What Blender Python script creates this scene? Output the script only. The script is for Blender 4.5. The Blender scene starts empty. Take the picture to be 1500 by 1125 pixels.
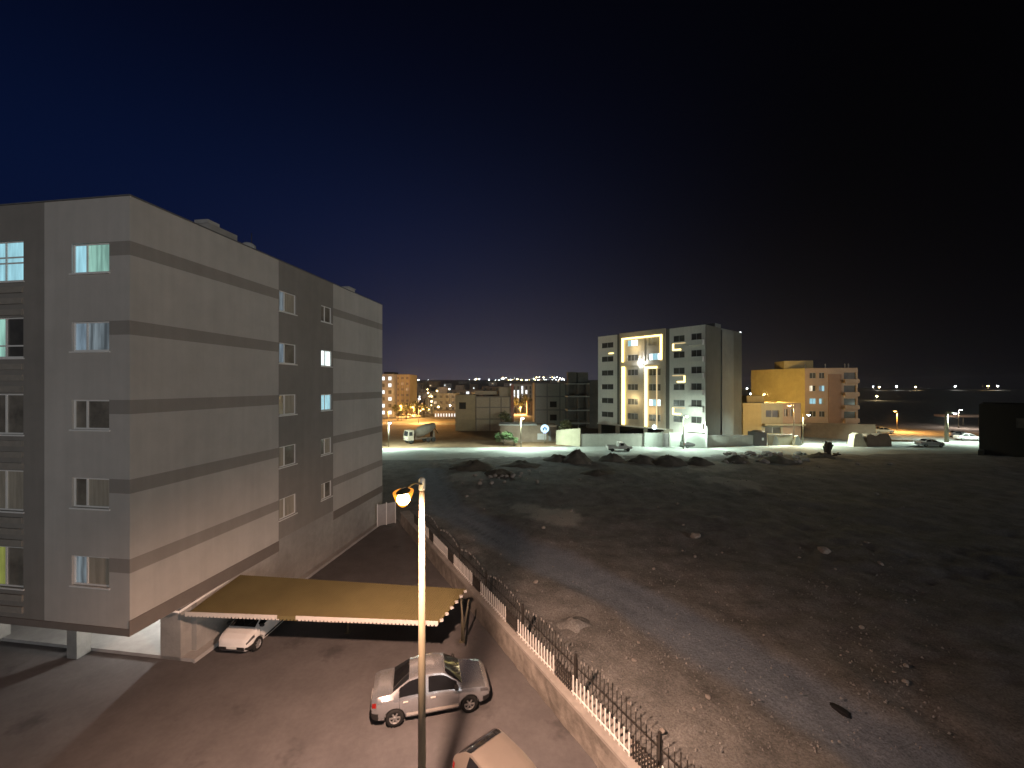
import bpy, bmesh, math, random
import numpy as np
from mathutils import Vector, Matrix, noise
R = math.radians
rng = random.Random(11)
scene = bpy.context.scene
COL = scene.collection
F, CX, CY, H = 580.0, 750.0, 565.0, 12.0        # camera: focal length and horizon of the 1500 px frame, eye height

def G(px, py, z=0.0):
    D = (H - z) * F / (py - CY); return Vector(((px - CX) * D / F, D, z))
def PD(px, py, D):
    return Vector(((px - CX) * D / F, D, H - (py - CY) * D / F))
def sstep(a, b, x):
    t = min(1.0, max(0.0, (x - a) / (b - a))); return t * t * (3 - 2 * t)
def fence_x(Y): return 2.14 - 0.566 * (Y - 14.08)
def terrain(X, Y):
    h = 24 * sstep(260, 860, Y) * sstep(330, 120, X) * sstep(-900, -300, X)
    h += 3.5 * sstep(350, 700, Y) * sstep(100, 400, X)
    return h

# ------------------------------------------------------------------ materials
MATS = {}
def nn(nt, t, **kw):
    n = nt.nodes.new(t)
    for k, v in kw.items(): setattr(n, k, v)
    return n
def mat(name, col, rough=.8, var=.12, scale=2.0, bump=0.0, metal=0.0, spec=.3, stain=.0, bscale=None, stretch=None, coat=0.0):
    if name in MATS: return MATS[name]
    m = bpy.data.materials.new(name); m.use_nodes = True; nt = m.node_tree
    b = nt.nodes['Principled BSDF']; MATS[name] = m
    b.inputs['Roughness'].default_value = rough; b.inputs['Metallic'].default_value = metal
    b.inputs['Specular IOR Level'].default_value = spec; b.inputs['Coat Weight'].default_value = coat
    tc = nn(nt, 'ShaderNodeTexCoord'); src = tc.outputs['Object']
    if stretch:
        mp = nn(nt, 'ShaderNodeMapping'); mp.inputs['Scale'].default_value = stretch
        nt.links.new(src, mp.inputs[0]); src = mp.outputs[0]
    n1 = nn(nt, 'ShaderNodeTexNoise'); n1.inputs['Scale'].default_value = scale; n1.inputs['Detail'].default_value = 8; n1.inputs['Roughness'].default_value = .65
    nt.links.new(src, n1.inputs['Vector'])
    mr = nn(nt, 'ShaderNodeMapRange'); mr.inputs[1].default_value = .3; mr.inputs[2].default_value = .7
    mr.inputs[3].default_value = 1 - var; mr.inputs[4].default_value = 1 + var
    nt.links.new(n1.outputs['Fac'], mr.inputs[0]); fac = mr.outputs[0]
    if stain:
        n2 = nn(nt, 'ShaderNodeTexNoise'); n2.inputs['Scale'].default_value = scale * .17; n2.inputs['Detail'].default_value = 5
        nt.links.new(src, n2.inputs['Vector'])
        m2 = nn(nt, 'ShaderNodeMapRange'); m2.inputs[1].default_value = .35; m2.inputs[2].default_value = .65
        m2.inputs[3].default_value = 1 - stain; m2.inputs[4].default_value = 1 + stain * .5
        nt.links.new(n2.outputs['Fac'], m2.inputs[0])
        mm = nn(nt, 'ShaderNodeMath', operation='MULTIPLY'); nt.links.new(fac, mm.inputs[0]); nt.links.new(m2.outputs[0], mm.inputs[1]); fac = mm.outputs[0]
    vm = nn(nt, 'ShaderNodeVectorMath', operation='SCALE'); vm.inputs[0].default_value = col
    nt.links.new(fac, vm.inputs['Scale']); nt.links.new(vm.outputs[0], b.inputs['Base Color'])
    if bump:
        n3 = nn(nt, 'ShaderNodeTexNoise'); n3.inputs['Scale'].default_value = bscale or scale * 6; n3.inputs['Detail'].default_value = 6
        nt.links.new(src, n3.inputs['Vector'])
        bp = nn(nt, 'ShaderNodeBump'); bp.inputs['Strength'].default_value = bump; bp.inputs['Distance'].default_value = .05
        nt.links.new(n3.outputs['Fac'], bp.inputs['Height']); nt.links.new(bp.outputs[0], b.inputs['Normal'])
    return m
def streaks(m, amt=.10):
    nt = m.node_tree; b = nt.nodes['Principled BSDF']; src = b.inputs['Base Color'].links[0].from_socket
    tc = nn(nt, 'ShaderNodeTexCoord'); mp = nn(nt, 'ShaderNodeMapping'); mp.inputs['Scale'].default_value = (2.3, 2.3, .12); nt.links.new(tc.outputs['Object'], mp.inputs[0])
    n = nn(nt, 'ShaderNodeTexNoise'); n.inputs['Scale'].default_value = 1; n.inputs['Detail'].default_value = 7; n.inputs['Roughness'].default_value = .6; nt.links.new(mp.outputs[0], n.inputs['Vector'])
    r = nn(nt, 'ShaderNodeMapRange'); r.inputs[1].default_value = .36; r.inputs[2].default_value = .62; r.inputs[3].default_value = 1 - amt * 1.6; r.inputs[4].default_value = 1 + amt * .4; nt.links.new(n.outputs['Fac'], r.inputs[0])
    v = nn(nt, 'ShaderNodeVectorMath', operation='SCALE'); nt.links.new(src, v.inputs[0]); nt.links.new(r.outputs[0], v.inputs['Scale']); nt.links.new(v.outputs[0], b.inputs['Base Color'])
def emit(name, col, strength, curtain=0.0, scale=9.0, sample=True):
    if name in MATS: return MATS[name]
    m = bpy.data.materials.new(name); m.use_nodes = True; nt = m.node_tree; MATS[name] = m
    b = nt.nodes['Principled BSDF']; b.inputs['Base Color'].default_value = (.05, .05, .05, 1); b.inputs['Roughness'].default_value = .3
    b.inputs['Emission Color'].default_value = (*col, 1); b.inputs['Emission Strength'].default_value = strength
    if curtain:
        tc = nn(nt, 'ShaderNodeTexCoord'); w = nn(nt, 'ShaderNodeTexNoise')
        mp = nn(nt, 'ShaderNodeMapping'); mp.inputs['Scale'].default_value = (scale, scale, .6)
        w.inputs['Scale'].default_value = 1.0; w.inputs['Detail'].default_value = 4
        nt.links.new(tc.outputs['Object'], mp.inputs[0]); nt.links.new(mp.outputs[0], w.inputs['Vector'])
        mr = nn(nt, 'ShaderNodeMapRange'); mr.inputs[1].default_value = .35; mr.inputs[2].default_value = .65
        mr.inputs[3].default_value = strength * (1 - curtain); mr.inputs[4].default_value = strength * (1 + curtain)
        nt.links.new(w.outputs['Fac'], mr.inputs[0]); nt.links.new(mr.outputs[0], b.inputs['Emission Strength'])
    if not sample: m.cycles.emission_sampling = 'NONE'
    return m
def brickmat(name, c1, c2, mortar, scale=1.0):
    if name in MATS: return MATS[name]
    m = bpy.data.materials.new(name); m.use_nodes = True; nt = m.node_tree; MATS[name] = m
    b = nt.nodes['Principled BSDF']; b.inputs['Roughness'].default_value = .9
    tc = nn(nt, 'ShaderNodeTexCoord'); mp = nn(nt, 'ShaderNodeMapping'); mp.inputs['Rotation'].default_value = (R(90), 0, 0)
    br = nn(nt, 'ShaderNodeTexBrick'); br.inputs['Color1'].default_value = (*c1, 1); br.inputs['Color2'].default_value = (*c2, 1); br.inputs['Mortar'].default_value = (*mortar, 1)
    br.inputs['Scale'].default_value = scale
    nt.links.new(tc.outputs['Object'], mp.inputs[0]); nt.links.new(mp.outputs[0], br.inputs['Vector']); nt.links.new(br.outputs[0], b.inputs['Base Color'])
    return m

M = dict(
    stucco=mat('stucco_light', (.46, .44, .41), .9, .05, 1.2, .15, stain=.08, bscale=40),
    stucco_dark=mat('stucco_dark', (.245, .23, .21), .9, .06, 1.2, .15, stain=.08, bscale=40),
    band=mat('stucco_band', (.285, .265, .24), .9, .05, 1.2, .12, stain=.06, bscale=40),
    strip=mat('stucco_strip', (.17, .15, .135), .9, .06, 1.5, .1),
    louver=mat('louver_stone', (.27, .25, .22), .8, .12, 4),
    soffit=mat('soffit_plaster', (.5, .48, .45), .9, .05),
    concrete=mat('concrete', (.33, .32, .30), .9, .15, 1.5, .25, stain=.2),
    concrete_dark=mat('concrete_dark', (.20, .19, .18), .9, .15, 1.0, .2, stain=.25),
    roofing=mat('roofing_felt', (.12, .12, .12), .9, .2),
    frame=mat('window_frame_white', (.72, .72, .70), .45, .04),
    framegrey=mat('window_frame_grey', (.35, .35, .34), .5, .05),
    glass=mat('window_glass_dark', (.075, .072, .064), .2, .4, .8, spec=.5),
    curtain=mat('curtain_behind_glass', (.36, .33, .27), .5, .25, 1.0, stretch=(7, 7, .6)),
    asphalt=mat('asphalt_parking', (.120, .113, .114), .88, .10, 5, .3, stain=.13, bscale=60),
    road=mat('road_concrete', (.36, .38, .35), .9, .12, .7, .1, stain=.14),
    lane=mat('side_street_dust', (.30, .26, .2), .9, .15, .5, .1),
    plinth=mat('plinth_paving', (.38, .37, .36), .8, .1, 3, .1, stain=.15),
    capstone=mat('wall_cap_stone', (.33, .31, .285), .85, .12, 4, .2, stain=.15),
    polemetal=mat('galvanised_pole', (.135, .118, .078), .5, .06, 3, metal=.0, spec=.4),
    whitemetal=mat('white_paint_metal', (.86, .85, .82), .5, .06, 4),
    iron=mat('black_iron', (.04, .037, .034), .5, .2, 5, spec=.4),
    irontip=mat('bare_iron_tip', (.36, .35, .33), .35, .1, 5),
    canopy=mat('canopy_sheet', (.165, .138, .06), .75, .07, 1.4, .05, stain=.16),
    trim=mat('canopy_trim', (.66, .62, .57), .5, .05, 3),
    rust=mat('rusty_steel', (.16, .12, .09), .8, .25, 6),
    rubber=mat('rubber', (.018, .018, .018), .8, .2, 8),
    rim=mat('alloy_rim', (.45, .45, .45), .35, .05, 5, metal=.6),
    carglass=mat('car_glass', (.012, .013, .015), .06, .1, 2, spec=.6),
    blackplastic=mat('black_plastic', (.025, .024, .024), .55, .1, 6),
    chrome=mat('lamp_lens', (.16, .16, .17), .12, .05, 5, metal=.5),
    redlens=mat('red_lens', (.25, .012, .01), .2, .1, 5),
    plate=mat('number_plate', (.7, .7, .66), .5, .03),
    white_clad=mat('white_cladding', (.70, .68, .61), .7, .05, .6, stain=.06),
    beige_clad=mat('beige_cladding', (.40, .35, .27), .7, .08, .6),
    dark_clad=mat('dark_cladding', (.13, .12, .10), .7, .1, .6),
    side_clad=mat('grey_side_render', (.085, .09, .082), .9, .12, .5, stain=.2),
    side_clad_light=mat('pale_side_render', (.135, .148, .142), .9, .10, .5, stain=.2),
    ochre=mat('ochre_brick_render', (.44, .35, .17), .9, .1, .8, stain=.12),
    pink=mat('pink_stone', (.42, .30, .22), .9, .08, .8, stain=.1),
    brown_wall=mat('brown_block_wall', (.17, .125, .09), .9, .15, 1.2, stain=.2),
    tan_wall=mat('tan_render', (.40, .37, .26), .9, .1, .8, stain=.15),
    grey_wall=mat('grey_render', (.36, .36, .31), .9, .1, .8, stain=.15),
    pale_wall=mat('pale_gate_paint', (.52, .57, .50), .7, .06, .8),
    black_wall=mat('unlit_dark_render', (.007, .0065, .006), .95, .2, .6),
    dirt_heap=mat('heap_soil', (.115, .105, .085), .95, .3, 1.5, .6, stain=.3),
    rock=mat('rubble_stone', (.33, .30, .27), .9, .25, 2.5, .4),
    rock_dark=mat('dark_rag', (.02, .02, .022), .9, .2, 5, .3),
    bark=mat('dark_bark', (.04, .032, .026), .95, .3, 4, .5),
    leaf=mat('leaf_green', (.075, .12, .045), .6, .35, 1.5),
    leaf_dull=mat('leaf_olive', (.085, .085, .035), .6, .35, 1.0),
    blocks=brickmat('clay_block_wall', (.30, .215, .135), (.26, .18, .11), (.34, .28, .20), 1.6),
    greyblocks=brickmat('grey_block_wall', (.31, .30, .25), (.27, .26, .22), (.36, .35, .30), 1.6),
)
for k_ in ('stucco', 'stucco_dark', 'band', 'grey_wall', 'side_clad', 'side_clad_light', 'ochre', 'brown_wall', 'tan_wall', 'concrete', 'white_clad'): streaks(M[k_], .035)
GLASS_A = mat('glass_reflection_tint', (.18, .165, .14), .18, .5, .9, spec=.5)  # brown tone stands in for a building reflected in the panes
GLOW_COOL = emit('room_light_cool', (.62, .95, 1.0), .62, .28, 5)
GLOW_GREEN = emit('room_light_green', (.50, .95, .80), .46, .35, 6)
GLOW_BLUE = emit('room_light_blue', (.36, .50, .62), .34, .45, 4)
GLOW_PALE = emit('room_light_pale', (.42, .52, .58), .27, .6, 6)
GLOW_STRONG = emit('room_light_strong', (.85, 1.0, 1.0), 1.5, .35, 6)
GLOW_CYAN = emit('room_light_cyan', (.42, .82, .95), .75, .2, 5)
GLOW_WARM = emit('room_light_warm', (1.0, .86, .62), 1.0, .4, 3)
GLOW_YELLOW = emit('room_light_yellow', (.5, .55, .12), .35, .3, 5)
GLOW_FARWHITE = emit('room_light_far_white', (.92, .97, 1.0), 1.6, .2, 2, sample=False)
GLOW_FARWARM = emit('room_light_far_warm', (1.0, .80, .5), .8, .4, 2, sample=False)
LED = emit('led_strip_warm', (1.0, .76, .27), 4.0)
LED_DIM = emit('led_strip_dim', (1.0, .74, .36), .9)

# ------------------------------------------------------------------ mesh helpers
class MB:
    def __init__(s): s.v = []; s.f = []; s.m = []; s.sm = []
    def face(s, pts, mi=0, smooth=False):
        i = len(s.v); s.v += [tuple(p) for p in pts]; s.f.append(tuple(range(i, i + len(pts)))); s.m.append(mi); s.sm.append(smooth)
    def box(s, c, d, mi=0, rz=0.0, mtx=None):
        x, y, z = d[0] / 2, d[1] / 2, d[2] / 2; i = len(s.v)
        cr, sr = math.cos(rz), math.sin(rz)
        for a, b, e in ((-x,-y,-z),(x,-y,-z),(x,y,-z),(-x,y,-z),(-x,-y,z),(x,-y,z),(x,y,z),(-x,y,z)):
            p = Vector((a * cr - b * sr, a * sr + b * cr, e))
            if mtx: p = mtx @ p
            s.v.append((c[0] + p.x, c[1] + p.y, c[2] + p.z))
        for q in ((0,3,2,1),(4,5,6,7),(0,1,5,4),(1,2,6,5),(2,3,7,6),(3,0,4,7)):
            s.f.append(tuple(i + k for k in q)); s.m.append(mi); s.sm.append(False)
        return s
    def bb(s, x0, x1, y0, y1, z0, z1, mi=0):
        return s.box(((x0+x1)/2, (y0+y1)/2, (z0+z1)/2), (abs(x1-x0), abs(y1-y0), abs(z1-z0)), mi)
    def tube(s, pts, rad, n=10, mi=0, caps=True):
        pts = [Vector(p) for p in pts]; rads = rad if isinstance(rad, (list, tuple)) else [rad] * len(pts)
        base = len(s.v)
        for k, p in enumerate(pts):
            d = (pts[min(k+1, len(pts)-1)] - pts[max(k-1, 0)]).normalized()
            a = d.cross(Vector((0, 0, 1)))
            if a.length < 1e-3: a = Vector((1, 0, 0))
            a.normalize(); b = d.cross(a)
            for j in range(n):
                t = 2 * math.pi * j / n; q = p + (a * math.cos(t) + b * math.sin(t)) * rads[k]; s.v.append(tuple(q))
        for k in range(len(pts) - 1):
            for j in range(n):
                A = base + k * n + j; B = base + k * n + (j + 1) % n
                s.f.append((A, B, B + n, A + n)); s.m.append(mi); s.sm.append(True)
        if caps:
            s.f.append(tuple(base + j for j in range(n))); s.m.append(mi); s.sm.append(False)
            s.f.append(tuple(base + (len(pts)-1) * n + j for j in reversed(range(n)))); s.m.append(mi); s.sm.append(False)
        return s
    def lathe(s, prof, c=(0,0,0), n=16, mi=0, axis='z'):
        base = len(s.v)
        for r, z in prof:
            for j in range(n):
                t = 2 * math.pi * j / n; x, y = r * math.cos(t), r * math.sin(t)
                p = (x, y, z) if axis == 'z' else ((x, z, y) if axis == 'y' else (z, x, y))
                s.v.append((c[0]+p[0], c[1]+p[1], c[2]+p[2]))
        for k in range(len(prof) - 1):
            for j in range(n):
                A = base + k*n + j; B = base + k*n + (j+1) % n
                s.f.append((A, B, B+n, A+n)); s.m.append(mi); s.sm.append(True)
        return s
    def quadstrip(s, rows, mi=0, smooth=True):
        base = len(s.v); n = len(rows[0])
        for r in rows: s.v += [tuple(p) for p in r]
        for i in range(len(rows) - 1):
            for j in range(n - 1):
                a = base + i*n + j; s.f.append((a, a+1, a+1+n, a+n)); s.m.append(mi); s.sm.append(smooth)
        return s
    def build(s, name, mats, parent=None, loc=None, fix=True):
        me = bpy.data.meshes.new(name); me.from_pydata(s.v, [], s.f)
        mats = mats if isinstance(mats, (list, tuple)) else [mats]
        for m in mats: me.materials.append(m)
        me.polygons.foreach_set('material_index', s.m); me.polygons.foreach_set('use_smooth', s.sm)
        if fix:
            bm = bmesh.new(); bm.from_mesh(me); bmesh.ops.remove_doubles(bm, verts=bm.verts, dist=1e-4)
            bmesh.ops.recalc_face_normals(bm, faces=bm.faces); bm.to_mesh(me); bm.free()
        me.update()
        o = bpy.data.objects.new(name, me); COL.objects.link(o)
        if parent: o.parent = parent
        if loc is not None: o.location = loc
        return o

def tag(o, label=None, cat=None, group=None, kind=None):
    if label: o['label'] = label
    if cat: o['category'] = cat
    if group: o['group'] = group
    if kind: o['kind'] = kind
    return o
def thing(name, label, cat, loc=(0,0,0), rz=0.0, group=None):
    o = bpy.data.objects.new(name, None); o.empty_display_size = .3; COL.objects.link(o)
    o.location = loc; o.rotation_euler = (0, 0, rz); return tag(o, label, cat, group)
def lamp(kind, name, loc, energy, col, parent=None, size=.15, spot=None, blend=.6, rot=(0,0,0)):
    l = bpy.data.lights.new(name, kind); l.energy = energy; l.color = col
    if kind in ('POINT', 'SPOT'): l.shadow_soft_size = size
    if kind == 'SPOT': l.spot_size = spot; l.spot_blend = blend
    o = bpy.data.objects.new(name, l); COL.objects.link(o); o.location = loc; o.rotation_euler = rot
    if parent: o.parent = parent
    return o

def wall(mb, O, U, V, N, w, h, openings=(), reveal=.15, mf=None, us=(), vs=()):
    """a rendered wall face with real openings (u0,u1,v0,v1) and their reveals"""
    O, U, V, N = map(Vector, (O, U, V, N))
    xs = sorted(set([0, w] + [round(a, 4) for o in openings for a in o[:2]] + list(us)))
    ys = sorted(set([0, h] + [round(a, 4) for o in openings for a in o[2:4]] + list(vs)))
    xs = [x for x in xs if -1e-6 <= x <= w + 1e-6]; ys = [y for y in ys if -1e-6 <= y <= h + 1e-6]
    for i in range(len(xs) - 1):
        for j in range(len(ys) - 1):
            uc, vc = (xs[i]+xs[i+1])/2, (ys[j]+ys[j+1])/2
            if any(o[0] < uc < o[1] and o[2] < vc < o[3] for o in openings): continue
            mb.face([O + U*a + V*b for a, b in ((xs[i], ys[j]), (xs[i+1], ys[j]), (xs[i+1], ys[j+1]), (xs[i], ys[j+1]))], mf(uc, vc) if mf else 0)
    for o in openings:
        c = [(o[0], o[2]), (o[1], o[2]), (o[1], o[3]), (o[0], o[3])]
        mi = mf((o[0]+o[1])/2, (o[2]+o[3])/2) if mf else 0
        for k in range(4):
            a, b = c[k], c[(k+1) % 4]
            mb.face([O+U*a[0]+V*a[1], O+U*b[0]+V*b[1], O+U*b[0]+V*b[1]-N*reveal, O+U*a[0]+V*a[1]-N*reveal], mi)

def window(parent, O, U, V, N, w, h, panes, split=(.4,), fw=.06, depth=.125, fm=None, sill=True, hsplit=()):
    """frame mesh with one pane mesh below it; panes = list of materials per bay"""
    O, U, V, N = map(Vector, (O, U, V, N))
    fr = MB(); base = O - N * depth
    def bar(u0, u1, v0, v1, t=.05):
        pts = [base + U*a + V*b + N*(t if c else 0) for c in (0, 1) for a, b in ((u0, v0), (u1, v0), (u1, v1), (u0, v1))]
        i = len(fr.v); fr.v += [tuple(p) for p in pts]
        for q in ((0,3,2,1),(4,5,6,7),(0,1,5,4),(1,2,6,5),(2,3,7,6),(3,0,4,7)): fr.f.append(tuple(i+k for k in q)); fr.m.append(0); fr.sm.append(False)
    bar(0, w, 0, fw); bar(0, w, h-fw, h); bar(0, fw, fw, h-fw); bar(w-fw, w, fw, h-fw)
    for s_ in split: bar(s_*w-fw/2, s_*w+fw/2, fw, h-fw, .06)
    for s_ in hsplit: bar(fw, w-fw, s_*h-fw/2, s_*h+fw/2, .045)
    if sill:
        pts = [O + U*a + V*b + N*c for c in (.005, .05) for a, b in ((-.06, -.06), (w+.06, -.06), (w+.06, -.005), (-.06, -.005))]
        i = len(fr.v); fr.v += [tuple(p) for p in pts]
        for q in ((0,3,2,1),(4,5,6,7),(0,1,5,4),(1,2,6,5),(2,3,7,6),(3,0,4,7)): fr.f.append(tuple(i+k for k in q)); fr.m.append(0); fr.sm.append(False)
    fo = fr.build('window', fm or M['frame'], parent)
    pm = MB(); cuts = [0] + list(split) + [1]
    for k in range(len(cuts) - 1):
        a, b = cuts[k]*w, cuts[k+1]*w; p = base + N*.018
        pm.face([p+U*a+V*.02, p+U*b+V*.02, p+U*b+V*(h-.02), p+U*a+V*(h-.02)], k)
    po = pm.build('pane', [panes[min(k, len(panes)-1)] for k in range(len(cuts)-1)], fo, fix=False)
    return fo

# ------------------------------------------------------------------ camera, world, added fill sun
cam = bpy.data.cameras.new('camera'); cam.lens = 36 * F / 1500; cam.sensor_width = 36; cam.clip_end = 6000; cam.clip_start = .05
cam.shift_y = (CY - 562.5) / 1500
co = bpy.data.objects.new('camera', cam); COL.objects.link(co); co.location = (0, 0, H); co.rotation_euler = (R(90), 0, 0); scene.camera = co

w = bpy.data.worlds.new('World'); scene.world = w; w.use_nodes = True; nt = w.node_tree
bg = nt.nodes['Background']; L = nt.links.new
tc = nn(nt, 'ShaderNodeTexCoord'); sx = nn(nt, 'ShaderNodeSeparateXYZ'); L(tc.outputs['Generated'], sx.inputs[0])
def mth(op, a, b=None, clamp=False):
    n = nn(nt, 'ShaderNodeMath', operation=op); n.use_clamp = clamp
    for k, q in enumerate((a, b)):
        if q is None: continue
        if isinstance(q, (int, float)): n.inputs[k].default_value = q
        else: L(q, n.inputs[k])
    return n.outputs[0]
X, Y, Z = sx.outputs
zc = mth('MAXIMUM', Z, 0.0)
def gauss(v, c, s_): d = mth('DIVIDE', mth('SUBTRACT', v, c), s_); return mth('EXPONENT', mth('MULTIPLY', mth('MULTIPLY', d, d), -1.0))
front = mth('MULTIPLY', mth('ADD', Y, .15), 2.0, True)
glow = mth('MULTIPLY', mth('MULTIPLY', mth('EXPONENT', mth('MULTIPLY', zc, -7.2)), gauss(X, -.04, .50)), front)
n_sky = nn(nt, 'ShaderNodeMapRange', interpolation_type='SMOOTHSTEP'); n_sky.inputs[1].default_value = .62; n_sky.inputs[2].default_value = -.45
L(X, n_sky.inputs[0]); leftness = n_sky.outputs[0]
blue = mth('MULTIPLY', mth('ADD', mth('MULTIPLY', gauss(Z, .28, .30), .85), .06), leftness)
def scal(col, f):
    v = nn(nt, 'ShaderNodeVectorMath', operation='SCALE'); v.inputs[0].default_value = col; L(f, v.inputs['Scale']); return v.outputs[0]
def addv(a, b):
    v = nn(nt, 'ShaderNodeVectorMath', operation='ADD'); L(a, v.inputs[0])
    if isinstance(b, tuple): v.inputs[1].default_value = b
    else: L(b, v.inputs[1])
    return v.outputs[0]
sky = nn(nt, 'ShaderNodeTexSky', sky_type='NISHITA'); sky.sun_disc = False; sky.sun_elevation = R(-8); sky.sun_rotation = R(135)
skyl = nn(nt, 'ShaderNodeVectorMath', operation='SCALE'); skyl.inputs['Scale'].default_value = .02; L(sky.outputs[0], skyl.inputs[0])
tot = addv(addv(scal((.066, .061, .076), glow), scal((.0011, .0052, .029), blue)), (.0004, .0004, .0008))
L(addv(tot, skyl.outputs[0]), bg.inputs[0]); bg.inputs[1].default_value = 1.0

fill_sun = bpy.data.lights.new('fill_sun', 'SUN'); fill_sun.energy = .74; fill_sun.angle = R(25); fill_sun.color = (1.0, .98, .96)  # added sun lamp, low behind the camera, to brighten the facades
mo = bpy.data.objects.new('fill_sun', fill_sun); COL.objects.link(mo)
md = Vector((-.54, .84, -.075)).normalized(); mo.rotation_euler = md.to_track_quat('-Z', 'Y').to_euler()

# ------------------------------------------------------------------ ground and roads
track = [G(630, 690).xy, G(655, 745).xy, G(760, 800).xy, G(900, 868).xy, G(1060, 955).xy, G(1220, 1050).xy, G(1330, 1125).xy, Vector((11.5, 9.0))]
def polydist(p, pl):
    best = 1e9
    for a, b in zip(pl[:-1], pl[1:]):
        ab = b - a; t = max(0, min(1, (p - a).dot(ab) / ab.length_squared)); best = min(best, (p - a - ab * t).length)
    return best
patches = [(G(812, 757).xy, 2.6, 1.0), (G(770, 745).xy, 1.8, .8), (G(690, 700).xy, 3.0, .6), (G(1035, 683).xy, 4.0, .6), (G(1085, 712).xy, 2.5, .7), (G(1050, 705).xy, 2.0, .7)]
def lot_mask(x, y):
    return sstep(.7, 2.2, x - fence_x(y)) * sstep(69, 62, y - .04 * x) * sstep(-14.5, -10.5, x) * (1 if y > 5 else 0)
xs = [0.0]
while xs[-1] < 1300: xs.append(xs[-1] + max(.38, .035 * (xs[-1] - 16)))
xs = sorted(set([-x for x in xs[1:]] + xs))
ys = [-40.0, -20, 0, 6]
while ys[-1] < 1500: ys.append(ys[-1] + max(.34, .0165 * ys[-1]))
gv, ga, gr, gp_ = [], [], [], []
for y in ys:
    for x in xs:
        m = lot_mask(x, y); tr = 0.0; ru = 0.0; pa = 0.0; z = terrain(x, y) - .03
        if m > 0 and abs(x) < 140:
            p = Vector((x, y)); d = polydist(p, track); tr = sstep(2.3, 1.1, d + .7 * noise.noise(Vector((x*.35, y*.35, 3))))
            for c, r_, k in patches: pa = max(pa, k * sstep(r_ * 1.15, r_ * .8, (p - c).length + 1.1 * noise.fractal(Vector((x*.7, y*.7, 8)), 1.0, 2.0, 4)))
            ru = sum(math.exp(-((d - k_) / .22) ** 2) for k_ in (.75,)) * sstep(-.3, .25, noise.noise(Vector((x*.15, y*.15, 1)))) * tr
            q = Vector((x*.16, y*.16, 0))
            n1 = noise.fractal(q, 1.0, 2.0, 6) ; n2 = noise.fractal(Vector((x*.9, y*.9, 5)), 1.0, 2.0, 4)
            z += m * ((.16 + .22 * n1 + .13 * n2) * (1 - .75 * tr) - .05 * ru)
        gv.append((x, y, z)); ga.append(tr); gr.append(ru); gp_.append(pa)
nx = len(xs)
gf = [(j*nx+i, j*nx+i+1, (j+1)*nx+i+1, (j+1)*nx+i) for j in range(len(ys)-1) for i in range(nx-1)]
me = bpy.data.meshes.new('ground'); me.from_pydata(gv, [], gf); me.polygons.foreach_set('use_smooth', [True]*len(gf))
at = me.attributes.new('track', 'FLOAT', 'POINT'); at.data.foreach_set('value', ga); at2 = me.attributes.new('rut', 'FLOAT', 'POINT'); at2.data.foreach_set('value', gr); at3 = me.attributes.new('pale', 'FLOAT', 'POINT'); at3.data.foreach_set('value', gp_)
gm = bpy.data.materials.new('lot_dirt'); gm.use_nodes = True; nt2 = gm.node_tree; b = nt2.nodes['Principled BSDF']; b.inputs['Roughness'].default_value = .95; b.inputs['Specular IOR Level'].default_value = .15
def gnoise(scale, detail=8):
    n = nn(nt2, 'ShaderNodeTexNoise'); n.inputs['Scale'].default_value = scale; n.inputs['Detail'].default_value = detail; n.inputs['Roughness'].default_value = .68
    nt2.links.new(gtc.outputs['Object'], n.inputs['Vector']); return n.outputs['Fac']
gtc = nn(nt2, 'ShaderNodeTexCoord')
r1 = nn(nt2, 'ShaderNodeValToRGB'); e = r1.color_ramp.elements
e[0].position = .34; e[0].color = (.135, .136, .130, 1); e[1].position = .66; e[1].color = (.262, .262, .252, 1)
nt2.links.new(gnoise(.55), r1.inputs[0])
r2 = nn(nt2, 'ShaderNodeValToRGB'); e = r2.color_ramp.elements
e[0].position = .58; e[0].color = (0, 0, 0, 1); e[1].position = .70; e[1].color = (1, 1, 1, 1)
nt2.links.new(gnoise(3.2), r2.inputs[0])
mx = nn(nt2, 'ShaderNodeMix', data_type='RGBA'); mx.inputs['B'].default_value = (.29, .31, .315, 1)
mu = nn(nt2, 'ShaderNodeMath', operation='MULTIPLY'); mu.inputs[1].default_value = .55; nt2.links.new(r2.outputs[0], mu.inputs[0])
nt2.links.new(mu.outputs[0], mx.inputs['Factor']); nt2.links.new(r1.outputs[0], mx.inputs['A'])
an = nn(nt2, 'ShaderNodeAttribute', attribute_name='track')
r3 = nn(nt2, 'ShaderNodeValToRGB'); e = r3.color_ramp.elements
e[0].position = .3; e[0].color = (.185, .22, .262, 1); e[1].position = .7; e[1].color = (.255, .295, .345, 1)
nt2.links.new(gnoise(1.1), r3.inputs[0])
mx2 = nn(nt2, 'ShaderNodeMix', data_type='RGBA'); nt2.links.new(an.outputs['Fac'], mx2.inputs['Factor'])
nt2.links.new(mx.outputs['Result'], mx2.inputs['A']); nt2.links.new(r3.outputs[0], mx2.inputs['B']); an2 = nn(nt2, 'ShaderNodeAttribute', attribute_name='rut'); rr_ = nn(nt2, 'ShaderNodeMapRange'); rr_.inputs[3].default_value = 1.0; rr_.inputs[4].default_value = .62; nt2.links.new(an2.outputs['Fac'], rr_.inputs[0])
sp = nn(nt2, 'ShaderNodeMapRange'); sp.inputs[1].default_value = .35; sp.inputs[2].default_value = .65; sp.inputs[3].default_value = .68; sp.inputs[4].default_value = 1.32; nt2.links.new(gnoise(13, 6), sp.inputs[0])
mm_ = nn(nt2, 'ShaderNodeMath', operation='MULTIPLY'); nt2.links.new(rr_.outputs[0], mm_.inputs[0]); nt2.links.new(sp.outputs[0], mm_.inputs[1])
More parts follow.
